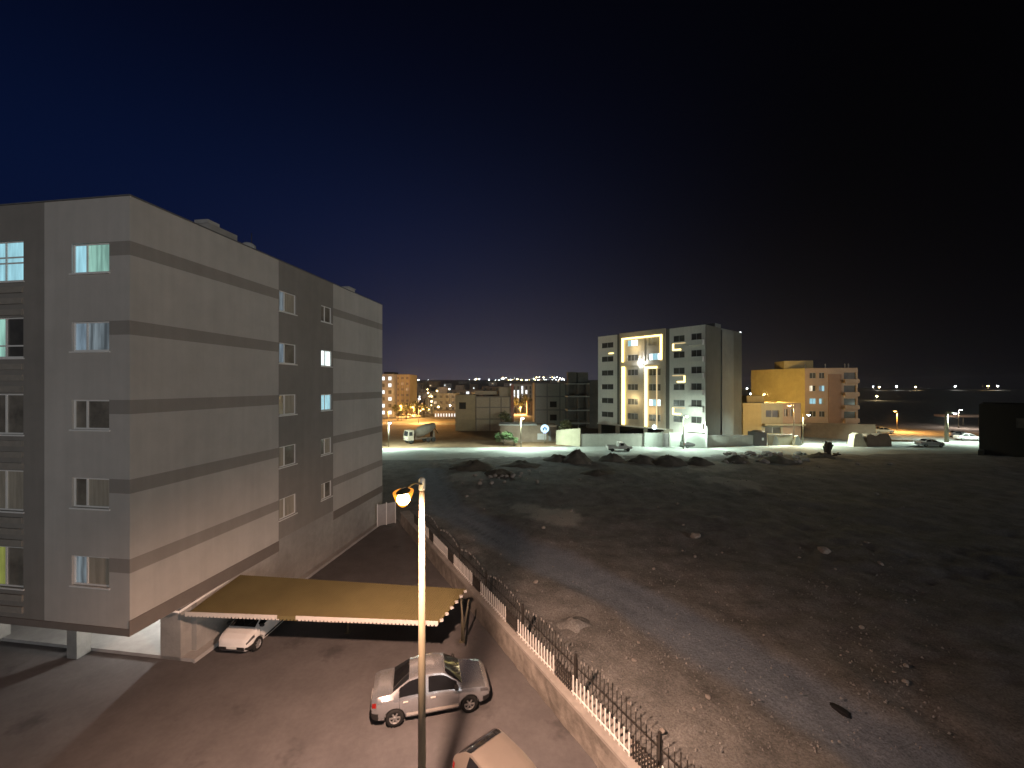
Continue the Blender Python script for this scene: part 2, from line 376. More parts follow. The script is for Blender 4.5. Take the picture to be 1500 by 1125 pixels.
vs_ = nn(nt2, 'ShaderNodeVectorMath', operation='SCALE'); an3 = nn(nt2, 'ShaderNodeAttribute', attribute_name='pale'); mx3 = nn(nt2, 'ShaderNodeMix', data_type='RGBA'); mx3.inputs['B'].default_value = (.46, .44, .40, 1); nt2.links.new(an3.outputs['Fac'], mx3.inputs['Factor'])
nt2.links.new(mx2.outputs['Result'], mx3.inputs['A']); nt2.links.new(mx3.outputs['Result'], vs_.inputs[0]); nt2.links.new(mm_.outputs[0], vs_.inputs['Scale']); nt2.links.new(vs_.outputs[0], b.inputs['Base Color'])
bp = nn(nt2, 'ShaderNodeBump'); bp.inputs['Strength'].default_value = .55; bp.inputs['Distance'].default_value = .12
nt2.links.new(gnoise(4.5, 10), bp.inputs['Height']); nt2.links.new(bp.outputs[0], b.inputs['Normal'])
me.materials.append(gm)
go = bpy.data.objects.new('ground', me); COL.objects.link(go); tag(go, kind='structure')

def sheet(name, pts, z, m):
    mb = MB(); mb.face([(p[0], p[1], z) for p in pts]); o = mb.build(name, m); tag(o, kind='structure'); return o
sheet('parking_lot', [(-70, -12), (fence_x(-12)-.25, -12), (fence_x(35.6)-.25, 35.6), (-70, 35.6)], .0, M['asphalt'])
def strip(name, near, far, z, m):
    mb = MB(); mb.quadstrip([[(p[0], p[1], z) for p in near], [(p[0], p[1], z) for p in far]], smooth=False); o = mb.build(name, m); tag(o, kind='structure')
strip('road', [(-75, 63.5), (-25, 63.5), (0, 64), (50, 67), (100, 70), (140, 72)], [(-75, 75), (-25, 75.6), (8, 77.2), (40, 79.6), (72, 84), (100, 85), (140, 86)][:6], .012, M['road'])
strip('side_street', [(70, 100), (85, 97), (108, 92), (140, 88)], [(86, 122), (96, 116), (118, 104), (150, 96)], .008, M['lane'])
strip('lane_to_town', [(-75, 122), (-45, 126), (-16, 130)], [(-75, 140), (-45, 142), (-16, 143)], .006, M['lane'])
strip('far_highway', [(330, 640), (520, 640), (800, 660), (1000, 680)], [(330, 670), (520, 670), (800, 690), (1000, 710)], 3.9, M['lane'])
brs = mat('brown_site_soil', (.17, .105, .055), .95, .3, .6, .3, stain=.3)
strip('brown_site', [(-75, 75.8), (-25, 76.3), (2, 77.6), (12, 78.5)], [(-75, 121), (-45, 121), (-10, 121), (6, 108)], .004, brs)
nt3 = M['asphalt'].node_tree; b3 = nt3.nodes['Principled BSDF']; src3 = b3.inputs['Base Color'].links[0].from_socket
tc3 = nn(nt3, 'ShaderNodeTexCoord'); v3 = nn(nt3, 'ShaderNodeTexVoronoi'); v3.inputs['Scale'].default_value = .42; n3_ = nn(nt3, 'ShaderNodeTexNoise'); n3_.inputs['Scale'].default_value = 3; n3_.inputs['Detail'].default_value = 6
nt3.links.new(tc3.outputs['Object'], v3.inputs['Vector']); nt3.links.new(tc3.outputs['Object'], n3_.inputs['Vector'])
a3 = nn(nt3, 'ShaderNodeMath', operation='MULTIPLY_ADD'); a3.inputs[1].default_value = .55; nt3.links.new(n3_.outputs['Fac'], a3.inputs[0]); nt3.links.new(v3.outputs['Distance'], a3.inputs[2])
r3_ = nn(nt3, 'ShaderNodeMapRange'); r3_.inputs[1].default_value = .34; r3_.inputs[2].default_value = .52; r3_.inputs[3].default_value = .66; r3_.inputs[4].default_value = 1.0; nt3.links.new(a3.outputs[0], r3_.inputs[0])
s3 = nn(nt3, 'ShaderNodeVectorMath', operation='SCALE'); nt3.links.new(src3, s3.inputs[0]); nt3.links.new(r3_.outputs[0], s3.inputs['Scale']); nt3.links.new(s3.outputs[0], b3.inputs['Base Color'])
# plinth under the apartment block on columns is built with that block

# ------------------------------------------------------------------ apartment block on the left
apt = thing('apartment_block', 'large grey rendered apartment block on columns with darker horizontal bands, beside the carport', 'building', (-14.48, 15.0, 0), R(-8.05))
ZT, ZB, LEN, WID = 19.2, 2.56, 20.6, 19.0
rows = [17.5 - 3.02 * k for k in range(5)]
# front wall (local y = 0): x from -WID to 0
fo_open = [(WID - 2.64, WID - .92, z - 1.15 - ZB, z - ZB) for z in rows]
st_rows = [17.78 - 3.05 * k for k in range(5)]
st_open = [(WID - 7.6, WID - 4.93, z - 1.62 - ZB, z - ZB) for z in st_rows]
bands = [(z - .54 - ZB, z - ZB) for z in rows]
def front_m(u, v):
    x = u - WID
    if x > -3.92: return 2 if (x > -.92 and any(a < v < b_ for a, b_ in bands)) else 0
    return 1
mb = MB(); vsl = [q for b_ in bands for q in b_]
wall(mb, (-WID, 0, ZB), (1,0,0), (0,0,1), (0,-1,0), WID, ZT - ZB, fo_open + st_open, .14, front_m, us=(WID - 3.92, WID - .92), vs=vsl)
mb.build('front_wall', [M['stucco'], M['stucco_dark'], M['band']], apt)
so_open = []
for z in rows:
    so_open += [(7.85, 9.29, z - 1.18 - ZB, z + .02 - ZB), (11.75, 12.95, z - 1.15 - ZB, z - .05 - ZB)]
def side_m(u, v):
    if 7.79 < u < 13.12: return 1 if v > .6 else 3
    return 2 if any(a < v < b_ for a, b_ in bands) else 0
mb = MB(); wall(mb, (0, 0, ZB), (0,1,0), (0,0,1), (1,0,0), LEN, ZT - ZB, so_open, .14, side_m, us=(7.79, 13.12), vs=vsl + [.6])
mb.build('side_wall', [M['stucco'], M['stucco_dark'], M['band'], M['concrete']], apt)
mb = MB()
mb.face([(-WID, 0, ZB), (-WID, LEN, ZB), (-WID, LEN, ZT), (-WID, 0, ZT)]); mb.face([(-WID, LEN, 0), (0, LEN, 0), (0, LEN, ZT), (-WID, LEN, ZT)])
mb.build('back_wall', M['stucco'], apt)
mb = MB(); mb.bb(-WID+.01, -.01, .01, LEN-.01, 18.55, 18.75)
mb.bb(-WID+.2, -.2, .16, .2, 18.75, ZT); mb.bb(-.2, -.16, .2, LEN-.2, 18.75, ZT)
mb.bb(-WID+.01, .03, -.03, .2, ZT, ZT+.05); mb.bb(-.2, .03, .2, LEN, ZT, ZT+.05)
mb.build('roof', M['roofing'], apt)
mb = MB(); mb.face([(-WID, 0, ZB), (0, 0, ZB), (0, LEN, ZB), (-WID, LEN, ZB)]); mb.build('soffit', M['soffit'], apt)
mb = MB()
mb.bb(.0, .035, -.035, 7.79, ZB-.05, 3.1); mb.bb(0, .035, 13.12, LEN, ZB-.05, 3.1); mb.bb(-WID, 0, -.035, 0, ZB-.05, 2.78)
mb.build('base_trim', M['strip'], apt)
mb = MB(); mb.bb(-.3, -.03, 2.75, LEN, 0, ZB); mb.bb(-WID, -.3, 9.2, 9.4, 0, ZB); mb.bb(-.06, -.005, 7.79, LEN, 0, ZB)
mb.build('ground_floor_wall', M['concrete'], apt)
mb = MB(); mb.bb(-WID - 4, .42, 2.25, 9.2, 0, .14); mb.bb(-.02, .42, 9.2, LEN, 0, .14); mb.bb(.36, .46, 2.2, LEN, 0, .17)
mb.build('plinth', M['plinth'], apt)
for x, y, sx_, sy_ in ((-.80, 2.6, 1.02, .7), (-5.15, 1.95, .52, .52), (-10.2, 2.3, .52, .52), (-15, 2.3, .52, .52), (-5.15, 7.2, .5, .5), (-10.2, 7.2, .5, .5)):
    mb = MB(); mb.bb(x - sx_/2, x + sx_/2, y - sy_/2, y + sy_/2, 0, ZB)
    mb.build('column', M['concrete'], apt)
NF = (0, -1, 0); NS = (1, 0, 0)
front_styles = [[GLOW_CYAN, GLOW_GREEN], [GLOW_BLUE, GLOW_PALE], [GLASS_A, GLASS_A], [GLASS_A, M['curtain']], [GLOW_PALE, M['curtain']]]
for z, st in zip(rows, front_styles):
    window(apt, (-2.64, 0, z - 1.15), (1,0,0), (0,0,1), NF, 1.72, 1.15, st, split=(.36,))
stair_styles = [[GLOW_BLUE, GLOW_CYAN, GLOW_CYAN], [GLOW_CYAN, GLOW_GREEN, M['glass']], [GLASS_A]*3, [M['curtain']]*3, [GLASS_A, GLOW_YELLOW, GLASS_A]]
for k, (z, st) in enumerate(zip(st_rows, stair_styles)):
    window(apt, (-7.6, 0, z - 1.62), (1,0,0), (0,0,1), NF, 2.67, 1.62, st, split=(.36, .64), hsplit=(.46, .6) if k == 0 else ((.3,) if k == 1 else ()))
side_a = [[GLOW_PALE, M['curtain']], [GLOW_BLUE, GLASS_A], [GLASS_A, M['curtain']], [M['curtain'], GLASS_A], [M['curtain'], M['curtain']]]
side_b = [[GLASS_A, GLASS_A], [GLOW_STRONG, GLOW_STRONG], [GLOW_CYAN, GLOW_CYAN], [GLASS_A, M['curtain']], [M['curtain'], GLASS_A]]
for z, a_, b_ in zip(rows, side_a, side_b):
    window(apt, (0, 7.85, z - 1.18), (0,1,0), (0,0,1), NS, 1.44, 1.2, a_, split=(.34,))
    window(apt, (0, 11.75, z - 1.15), (0,1,0), (0,0,1), NS, 1.2, 1.1, b_, split=(.4,))
# ribbed spandrels between the staircase windows
for k in range(5):
    zt = st_rows[k] - 1.62 - .07; zb_ = (st_rows[k+1] + .03) if k < 4 else 2.95
    mb = MB(); n = max(1, int((zt - zb_) / .42))
    for j in range(n):
        z0 = zb_ + (zt - zb_) * (j + .1) / n; z1 = zb_ + (zt - zb_) * (j + .62) / n
        mb.bb(-7.6, -4.93, -.06, 0, z0, z1)
    mb.build('louver', M['louver'], apt)
# under-building lamp (its light falls on the paving between the columns)
pl = thing('ceiling_lamp', 'white lamp under the soffit of the apartment block, lighting the paving behind its columns', 'lamp', apt.matrix_basis @ Vector((-2.6, 6.6, ZB - .004)), R(-8.05))
mb = MB(); mb.bb(-.35, .35, -.12, .12, -.06, 0); mb.build('housing', M['whitemetal'], pl)
mb = MB(); mb.bb(-.32, .32, -.1, .1, -.085, -.06); mb.build('diffuser', emit('tube_light', (.9, 1, .92), 12), pl)
lamp('POINT', 'paving_light', (0, 0, -.25), 1150, (1.0, .96, .90), pl, .15)
def rooftop(name, label, cat, bx, by, parts):
    t = thing(name, label, cat, Matrix.Translation((-14.48, 15.0, 0)) @ Matrix.Rotation(R(-8.05), 4, 'Z') @ Vector((bx, by, 18.75)), R(-8.05))
    for nm, m, fn in parts:
        q = MB(); fn(q); q.build(nm, m, t)
    return t
rooftop('roof_cooler', 'pale evaporative cooler lying long on the roof edge of the banded apartment block', 'cooler', -.75, 4.5,
    [('body', M['concrete'], lambda q: q.bb(-.4, .4, -.8, .8, .12, .95)), ('foot', M['framegrey'], lambda q: (q.bb(-.35, -.25, -.7, .7, 0, .12), q.bb(.25, .35, -.7, .7, 0, .12))),
     ('top_cover', M['plinth'], lambda q: q.bb(-.36, .36, -.84, -.2, .95, 1.12))])
rooftop('water_tank', 'small dark tank with thin mast just past the cooler on the block roof', 'tank', -.6, 6.3,
    [('body', M['framegrey'], lambda q: q.lathe([(0, 0), (.33, 0), (.35, .1), (.35, .8), (.2, .92), (0, .95)], n=14)), ('mast', M['iron'], lambda q: q.tube([(.1, .1, .9), (.1, .1, 1.5)], .02, 6))])
rooftop('roof_vent', 'small pale roof vent box near the far end of the banded block', 'vent', -.5, 15.9,
    [('body', M['stucco'], lambda q: q.bb(-.3, .3, -.45, .45, 0, .8)), ('cap', M['framegrey'], lambda q: q.bb(-.36, .36, -.5, .5, .8, .86))])

# ------------------------------------------------------------------ boundary wall and fences
fd = Vector((-.566, 1.0)).normalized(); fn_ = Vector((fd.y, -fd.x))         # along, and outward to the lot
def FP(s, off=0.0, z=0.0): return Vector((2.14 + fd.x * s + fn_.x * off, 14.08 + fd.y * s + fn_.y * off, z))
frz = math.atan2(fd.y, fd.x)
wroot = thing('boundary_wall', 'low stone boundary wall with smooth cap running between parking lot and dirt lot', 'wall', FP(0), frz)
mb = MB(); segs = 90; s0, s1 = -9.0, 23.6
r2_ = random.Random(5)
inner = []
for i in range(segs + 1):
    s_ = s0 + (s1 - s0) * i / segs; j = [r2_.uniform(-.03, .03) for _ in range(4)]
    inner.append([(s_, .31 + j[0], -.05), (s_, .29 + j[1], .3), (s_, .26 + j[2], .62), (s_, .23, .93), (s_, -.46, .93), (s_, -.50, -.05)])
mb.quadstrip(inner, smooth=False); mb.face(inner[0]); mb.face(list(reversed(inner[-1])))
stone = mat('rubble_masonry', (.235, .215, .19), .95, .3, 2.2, .8, stain=.35, bscale=5)
mb.build('masonry', stone, wroot)
mb = MB(); mb.bb(s0, s1, -.50, .28, .93, 1.03); mb.build('cap', M['capstone'], wroot)
for k in range(-1, 6):
    a = -2.76 + 3.85 * k; ln = 2.75
    if k == 5: a, ln = 16.5, 2.6
    p = thing('picket_fence_panel', ['', '', '', '', '', '', ''][k+1] or 'x', 'fence panel', FP(a, 0, 1.03), frz, 'white picket panels along the boundary wall')
    p['label'] = ['white picket panel on the wall, mostly below the frame edge', 'nearest white picket panel fully in view, right of the silver car', 'white picket panel on the wall directly behind the nose of the silver car',
                  'white picket panel on the wall just beyond the right end of the carport', 'white picket panel on the wall, first one seen past the carport roof', 'dim white picket panel on the wall seen just right of the lamp pole', 'farthest small white picket panel left of the lamp pole'][k+1]
    q = MB(); n = 14
    for i in range(n):
        u = .05 + (ln - .1) * i / (n - 1); q.bb(u - .027, u + .027, -.012, .012, -.06, .70 + .012 * math.sin(i * 2.1))
    q.build('picket_row', M['whitemetal'], p)
    q = MB(); q.bb(0, ln, .013, .045, .12, .165); q.build('rail', M['whitemetal'], p)
    lab = ['black iron fence panel with spear tips nearest the bottom edge of the photo', 'black spear topped iron panel behind the nearest full white pickets', 'black spear topped iron panel behind the pickets facing the silver car',
           'black spear topped iron panel behind the pickets right of the carport', 'black iron panel behind the pickets seen past the carport roof', 'black iron panel behind the dim pickets right of the lamp pole', 'farthest black iron panel left of the lamp pole'][k+1]
    ip = thing('iron_fence_panel', lab, 'fence panel', FP(a - .55, .45, .1), frz, 'black iron fence panels with spear tips')
    q = MB(); n = 19; W3 = 3.85
    for i in range(n):
        u = (i + .5) * W3 / n; hh = 1.55 + .36 * math.sin(math.pi * u / W3)
        q.bb(u - .011, u + .011, -.161, -.139, 0, hh)
        q.lathe([(.012, hh), (.026, hh + .05), (.002, hh + .14)], (u, -.15, 0), 6, 1 if i % 3 else 0)
    q.build('bar_row', [M['iron'], M['irontip']], ip)
    q = MB(); q.bb(0, W3, -.175, -.155, .3, .34); q.bb(0, W3, -.175, -.155, 1.32, 1.36); q.build('rail', M['iron'], ip)
    q = MB(); q.bb(-.04, .04, -.19, -.11, -.2, 1.85); q.build('post', M['iron'], ip)
    q = MB()
    for i in range(10):
        u = 3.36 + i * .98 / 9; q.bb(u - .024, u + .024, .40, .43, .86, 1.55 + .06 * (i % 2))
    q.bb(3.33, 4.36, .431, .45, 1.05, 1.09); q.bb(3.33, 4.36, .431, .45, 1.40, 1.44); q.build('gap_grille', M['iron'], ip)
# pale gate at the far end of the yard
gt = thing('yard_gate', 'pale metal gate leaf standing open at the far corner of the apartment block', 'gate', PD(566, 752, 34).xy.to_3d(), R(35))
gt.location.z = 0
q = MB(); q.bb(-.75, .75, -.02, .02, .1, 1.9); q.build('leaf', M['plinth'], gt)
q = MB()
for x in (-.78, 0, .78): q.bb(x - .03, x + .03, -.045, .045, .05, 2.0)
q.build('gate_frame', M['whitemetal'], gt)

# ------------------------------------------------------------------ carport
ZC = 2.3
FL, FR, BR, BL = [G(*p, ZC) for p in ((272, 900), (642, 914), (684, 866), (352, 845))]
cp = thing('carport', 'long low carport with mustard corrugated roof and white front edge beside the apartment block', 'carport', (FL.x, FL.y, 0))
o0 = Vector((FL.x, FL.y, 0))
q = MB(); n = 420; rowsA = [[], [], []]
for i in range(n + 1):
    t = i / n; dz = .012 * math.sin(i * math.pi / 2 + .4)
    f_ = FL.lerp(FR, t) - o0; b_ = BL.lerp(BR, t) - o0
    for k, u in enumerate((0, .5, 1)):
        p = f_.lerp(b_, u); rowsA[k].append((p.x, p.y, p.z + dz + .10 * u))
q.quadstrip(rowsA, smooth=True); q.build('roof_sheet', M['canopy'], cp, fix=False)
fdir = (FR - FL).normalized(); frn = math.atan2(fdir.y, fdir.x); flen = (FR - FL).length
q = MB()
def alongfront(a, b, zz0, zz1, off, mi=0):
    c = (FL - o0) + fdir * ((a + b) / 2); nrm = Vector((fdir.y, -fdir.x, 0)); c = c + nrm * off
    q.box((c.x, c.y, (zz0 + zz1) / 2), (b - a, .03, zz1 - zz0), mi, frn)
alongfront(0, 4.05, ZC - .02, ZC + .13, .03); alongfront(4.06, 4.85, ZC - .02, ZC + .11, .025, 1); alongfront(4.86, flen, ZC - .02, ZC + .13, .03)
k = 0
while k * .16 < flen - .1:
    alongfront(k * .16 + .01, k * .16 + .11, ZC - .07, ZC - .02, .03, 1 if 4.05 < k * .16 < 4.85 else 0); k += 1
q.build('front_edge', [M['trim'], M['canopy']], cp)
q = MB()
q.tube([(BL - o0) + Vector((-.1, 0, .14)), (FL - o0) + Vector((-.25, -.05, .12))], .05, 8)
q.tube([(FL - o0) + Vector((-.25, -.05, .12)), (FL - o0) + Vector((-1.1, .15, .1))], .045, 8)
q.build('edge_pipe', M['whitemetal'], cp)
q = MB()
for u in (.12, .5, .88):
    q.tube([(FL.lerp(BL, u) - o0) + Vector((0, 0, -.10 + .1*u)), (FR.lerp(BR, u) - o0) + Vector((0, 0, -.10 + .1*u))], .05, 8)
q.build('purlin', M['rust'], cp)
for u, v in ((.01, .95), (.5, .95), (.985, .95)):
    p = FL.lerp(FR, u).lerp(BL.lerp(BR, u), v) - o0
    q = MB(); q.tube([(p.x, p.y, 0), (p.x, p.y, ZC - .02)], .05, 10); q.bb(p.x - .12, p.x + .12, p.y - .12, p.y + .12, 0, .03); q.build('post', M['polemetal'], cp)
for dx in (-.35, .35):
    p = FR.lerp(BR, .8) - o0
    q = MB(); q.tube([(p.x + .15, p.y - .25, 1.05 if dx > 0 else .35), (p.x + .15 + dx * .5, p.y - .1, ZC - .05)], .04, 8); q.build('brace', M['polemetal'], cp)
for i in range(6):
    p = FR.lerp(BR, (i + .5) / 6) - o0
    q = MB(); q.box((p.x + .02, p.y, p.z + .1 * (i + .5) / 6 + .02), (.13, .09, .09), 0, .5); q.build('edge_clip', M['trim'], cp)

# ------------------------------------------------------------------ big lamp post in the parking lot
sl = thing('street_lamp', 'tall lamp post with glowing orange lamp standing in the parking lot beside the silver car', 'street lamp', (-2.25, 9.89, 0))
q = MB(); q.tube([(0,0,0), (0,0,5), (0,0,9.45)], [.105, .09, .068], 20); q.build('pole', M['polemetal'], sl)
q = MB(); q.lathe([(.076, 9.4), (.082, 9.43), (.082, 9.66), (.05, 9.7), (0, 9.7)], n=18); q.build('pole_cap', M['whitemetal'], sl)
q = MB(); q.bb(-.2, .2, -.2, .2, 0, .03); q.lathe([(.16, .03), (.12, .25), (.1, .3)], n=16); q.build('base_plate', M['polemetal'], sl)
q = MB(); q.tube([(0, -.05, 9.55), (-.05, -.5, 9.70), (-.1, -.95, 9.72)], [.03, .028, .025], 10); q.build('arm', M['polemetal'], sl)
q = MB(); q.quadstrip([[(-.12 + math.cos(a) * .14 * k2, -1.25 + math.sin(a) * .30 * k2, 9.69 + .07 * (1 - k2 * k2)) for a in [i * math.pi / 10 for i in range(21)]] for k2 in (1.0, .9, .6, .3, .02)])
lh = q.build('lamp_head', M['polemetal'], sl)
bowlm = bpy.data.materials.new('sodium_bowl'); bowlm.use_nodes = True; bn = bowlm.node_tree; bn.nodes.remove(bn.nodes['Principled BSDF'])
em_ = bn.nodes.new('ShaderNodeEmission'); em_.inputs[0].default_value = (1.0, .34, .035, 1); em_.inputs[1].default_value = 1.15
tp_ = bn.nodes.new('ShaderNodeBsdfTransparent'); ad_ = bn.nodes.new('ShaderNodeAddShader'); tp_.inputs[0].default_value = (.95, .8, .55, 1)
bn.links.new(em_.outputs[0], ad_.inputs[0]); bn.links.new(tp_.outputs[0], ad_.inputs[1]); bn.links.new(ad_.outputs[0], bn.nodes['Material Output'].inputs['Surface'])
q = MB(); q.quadstrip([[(-.12 + math.cos(a) * .21 * k2, -1.25 + math.sin(a) * .34 * k2, 9.69 - .33 * (1 - k2 ** 2.4)) for a in [i * math.pi / 12 for i in range(25)]] for k2 in (1.0, .97, .9, .75, .5, .25, .02)])
q.build('bowl', bowlm, lh, fix=False)
q = MB(); q.lathe([(0, .13), (.08, .11), (.135, .03), (.14, -.05), (.09, -.12), (0, -.15)], (-.12, -1.25, 9.54), 16); q.build('bulb', emit('sodium_bulb', (1.0, .78, .36), 60), lh)
lamp('SPOT', 'sodium_light', (-.12, -1.28, 9.33), 12600, (1.0, .62, .46), sl, .14, R(154), .75, (R(18), R(0), 0))

# ------------------------------------------------------------------ cars
def interp(tab, x):
    if x <= tab[0][0]: return tab[0][1:]
    for a, b_ in zip(tab[:-1], tab[1:]):
        if x <= b_[0]:
            t = (x - a[0]) / (b_[0] - a[0]); return [p + (q - p) * t for p, q in zip(a[1:], b_[1:])]
    return tab[-1][1:]
SEDAN = dict(L=4.25, wb=(-1.32, 1.31), wr=.31, W=.87, tab=[
    (-2.14, .64, .42, .78, .83, .56), (-2.10, .76, .30, .88, .98, .66), (-1.92, .83, .25, .92, 1.04, .69), (-1.50, .86, .22, .94, 1.06, .68),
    (-1.42, .865, .22, .945, 1.09, .665), (-.82, .87, .22, .95, 1.46, .56), (-.5, .87, .22, .95, 1.52, .56), (0, .87, .22, .94, 1.535, .57), (.3, .87, .22, .93, 1.505, .565), (.42, .87, .22, .925, 1.47, .565),
    (1.05, .865, .22, .91, 1.02, .69), (1.12, .86, .22, .905, .995, .68), (1.55, .84, .22, .87, .94, .64), (1.88, .79, .24, .80, .85, .58), (2.05, .71, .28, .68, .72, .50), (2.12, .60, .40, .58, .60, .44)],
    ws=(.45, 1.03), rw=(-1.39, -.84), sw=((-.16, .86), (-1.18, -.28)), hatch=False)
HATCH = dict(L=3.6, wb=(-1.17, 1.17), wr=.29, W=.80, tab=[
    (-1.78, .62, .42, .80, .95, .55), (-1.73, .74, .30, .90, 1.06, .60), (-1.5, .79, .24, .95, 1.33, .56), (-1.32, .80, .22, .96, 1.43, .53), (-.9, .80, .22, .95, 1.48, .54), (-.3, .80, .22, .94, 1.50, .55), (.3, .80, .22, .93, 1.48, .55), (.46, .80, .22, .92, 1.43, .55),
    (1.18, .79, .22, .90, 1.0, .64), (1.25, .785, .22, .89, .975, .62), (1.5, .76, .22, .84, .90, .56), (1.68, .71, .25, .74, .79, .50), (1.78, .60, .36, .58, .62, .42)],
    ws=(.50, 1.16), rw=(-1.70, -1.38), sw=((-.12, .98), (-1.15, -.24)), hatch=True)
HATCH_BIG = dict(L=3.95, wb=(-1.22, 1.27), wr=.31, W=.85, tab=[
    (-1.96, .66, .42, .80, .90, .60), (-1.93, .79, .30, .90, .99, .70), (-1.86, .81, .28, .92, 1.06, .70), (-1.5, .84, .24, .95, 1.36, .62), (-1.2, .85, .22, .97, 1.48, .575), (-.9, .855, .22, .95, 1.50, .58), (-.3, .855, .22, .94, 1.52, .59), (.1, .855, .22, .93, 1.50, .585), (.28, .85, .22, .92, 1.46, .58),
    (1.05, .84, .22, .90, 1.0, .68), (1.13, .835, .22, .89, .97, .66), (1.5, .81, .22, .84, .90, .60), (1.8, .75, .25, .74, .78, .52), (1.96, .62, .38, .56, .60, .42)],
    ws=(.32, 1.02), rw=(-1.80, -1.22), sw=((-.12, .85), (-1.25, -.24)), hatch=True)

def ring(tab, x):
    w_, zb, zl, zt, wt = interp(tab, x); h = zl - zb; g = zt - zl
    return [(0, zb), (.80*w_, zb), (.95*w_, zb+.05), (.985*w_, zb+.28*h), (w_, zb+.55*h), (.992*w_, zb+.80*h), (.955*w_, zl), (wt + (.955*w_-wt)*.06, zl + g*.90), (wt*.90, zl + g*.97), (wt*.55, zt), (0, zt)]
def pt_on(tab, x, idx, a, side, off=0.0):
    r = ring(tab, x); p, q = r[idx], r[idx+1]
    d = Vector((q[0]-p[0], q[1]-p[1])); n = Vector((d.y, -d.x)).normalized()
    return Vector((x, side * (p[0] + d.x*a + n.x*off), p[1] + d.y*a + n.y*off))
def make_car(name, spec, paint, label, cat, loc, rz, group=None, detail=True):
    t = thing(name, label, cat, loc, rz, group); tab = spec['tab']
    x0, x1 = tab[0][0], tab[-1][0]; NX = 64 if detail else 26
    xs_ = sorted(set([x0 + (x1-x0)*i/NX for i in range(NX+1)] + [r_[0] for r_ in tab]))
    mb = MB(); rows_ = []
    for x in xs_:
        r_ = ring(tab, x); rows_.append([(x, y, z) for y, z in r_] + [(x, -y, z) for y, z in reversed(r_[1:-1])] )
    n = len(rows_[0])
    for r_ in rows_: mb.v += r_
    for i in range(len(rows_)-1):
        for j in range(n):
            a = i*n+j; b_ = i*n+(j+1) % n; mb.f.append((a, b_, b_+n, a+n)); mb.m.append(0); mb.sm.append(True)
    mb.f.append(tuple(range(n))); mb.m.append(0); mb.sm.append(False)
    mb.f.append(tuple((len(rows_)-1)*n + j for j in reversed(range(n)))); mb.m.append(0); mb.sm.append(False)
    body = mb.build('body', paint, t)
    if detail:
        cut = MB()
        for wx in spec['wb']:
            for s_ in (-1, 1):
                rr = spec['wr'] + .055
                cut2 = [(rr*math.cos(2*math.pi*i/28), rr*math.sin(2*math.pi*i/28)) for i in range(28)]
                ya, yb = s_*(spec['W']-.24), s_*(spec['W']+.2); base = len(cut.v)
                cut.v += [(wx+a, ya, spec['wr']+b_) for a, b_ in cut2] + [(wx+a, yb, spec['wr']+b_) for a, b_ in cut2]
                for i in range(28):
                    k = (i+1) % 28; cut.f.append((base+i, base+k, base+28+k, base+28+i)); cut.m.append(0); cut.sm.append(False)
                cut.f.append(tuple(base+i for i in range(28))); cut.f.append(tuple(base+28+i for i in reversed(range(28)))); cut.m += [0, 0]; cut.sm += [False, False]
        co_ = cut.build('cutter', M['blackplastic'], t)
        md_ = body.modifiers.new('b', 'BOOLEAN'); md_.object = co_; md_.solver = 'EXACT'; md_.operation = 'DIFFERENCE'
        dg = bpy.context.evaluated_depsgraph_get(); nm = bpy.data.meshes.new_from_object(body.evaluated_get(dg)); body.modifiers.clear(); body.data = nm
        nm.set_sharp_from_angle(angle=R(32)); bpy.data.objects.remove(co_)
    # glass
    def stripwin(nm, xa, xb, idx, a0, a1, side, off=.008, k=8, taper=.0):
        q = MB(); rr = []
        for i in range(k+1):
            x = xa + (xb-xa)*i/k
            rr.append([pt_on(tab, x, idx, a0 + (a1-a0)*j/4, side, off) for j in range(5)])
        q.quadstrip(rr); return q.build(nm, M['carglass'], t, fix=False)
    for s_ in (-1, 1):
        for a, b_ in spec['sw']: stripwin('side_window', a, b_, 6, .10, .90, s_)
    for nm, (a, b_) in (('windshield', spec['ws']), ('rear_window', spec['rw'])):
        q = MB(); rr = []
        for i in range(9):
            x = a + (b_-a)*i/8; r_ = ring(tab, x); ln = [r_[7], r_[8], r_[9], r_[10]]
            row = [(x, -(p[0]-.03 if p[0] > .1 else p[0]), p[1]+.008) for p in ln[:-1]] + [(x, 0, ln[-1][1]+.01)] + [(x, (p[0]-.03), p[1]+.008) for p in reversed(ln[:-1])]
            up = Vector((.006 if nm == 'windshield' else -.006, 0, .004)); rr.append([Vector(p)+up for p in row])
        q.quadstrip(rr); q.build(nm, M['carglass'], t, fix=False)
    # bumpers, sills, lamps
    def band(nm, xa, xb, idxs, m, off, k=8):
        q = MB()
        for s_ in (-1, 1):
            rr = []
            for i in range(k+1):
                x = xa + (xb-xa)*i/k; rr.append([pt_on(tab, x, idx, a, s_, off) for idx, a in idxs])
            q.quadstrip(rr)
        return q
    q = band('bumper', x1-.30, x1-.004, [(2, 0), (3, 0), (3, .6)], None, .012)
    xe = x1 + .012; ye = tab[-1][1]; ze = tab[-1][2]; q.bb(xe-.02, xe, -ye*.97, ye*.97, ze-.02, ze+.12)
    q.build('bumper', M['blackplastic'] if detail else paint, t)
    q = band('bumper', x0+.004, x0+.26, [(2, 0), (3, 0), (3, .6)], None, .012)
    xe = x0 - .012; q.bb(xe, xe+.02, -tab[0][1]*.97, tab[0][1]*.97, tab[0][2]-.02, tab[0][2]+.14)
    q.build('bumper', M['blackplastic'] if detail else paint, t)
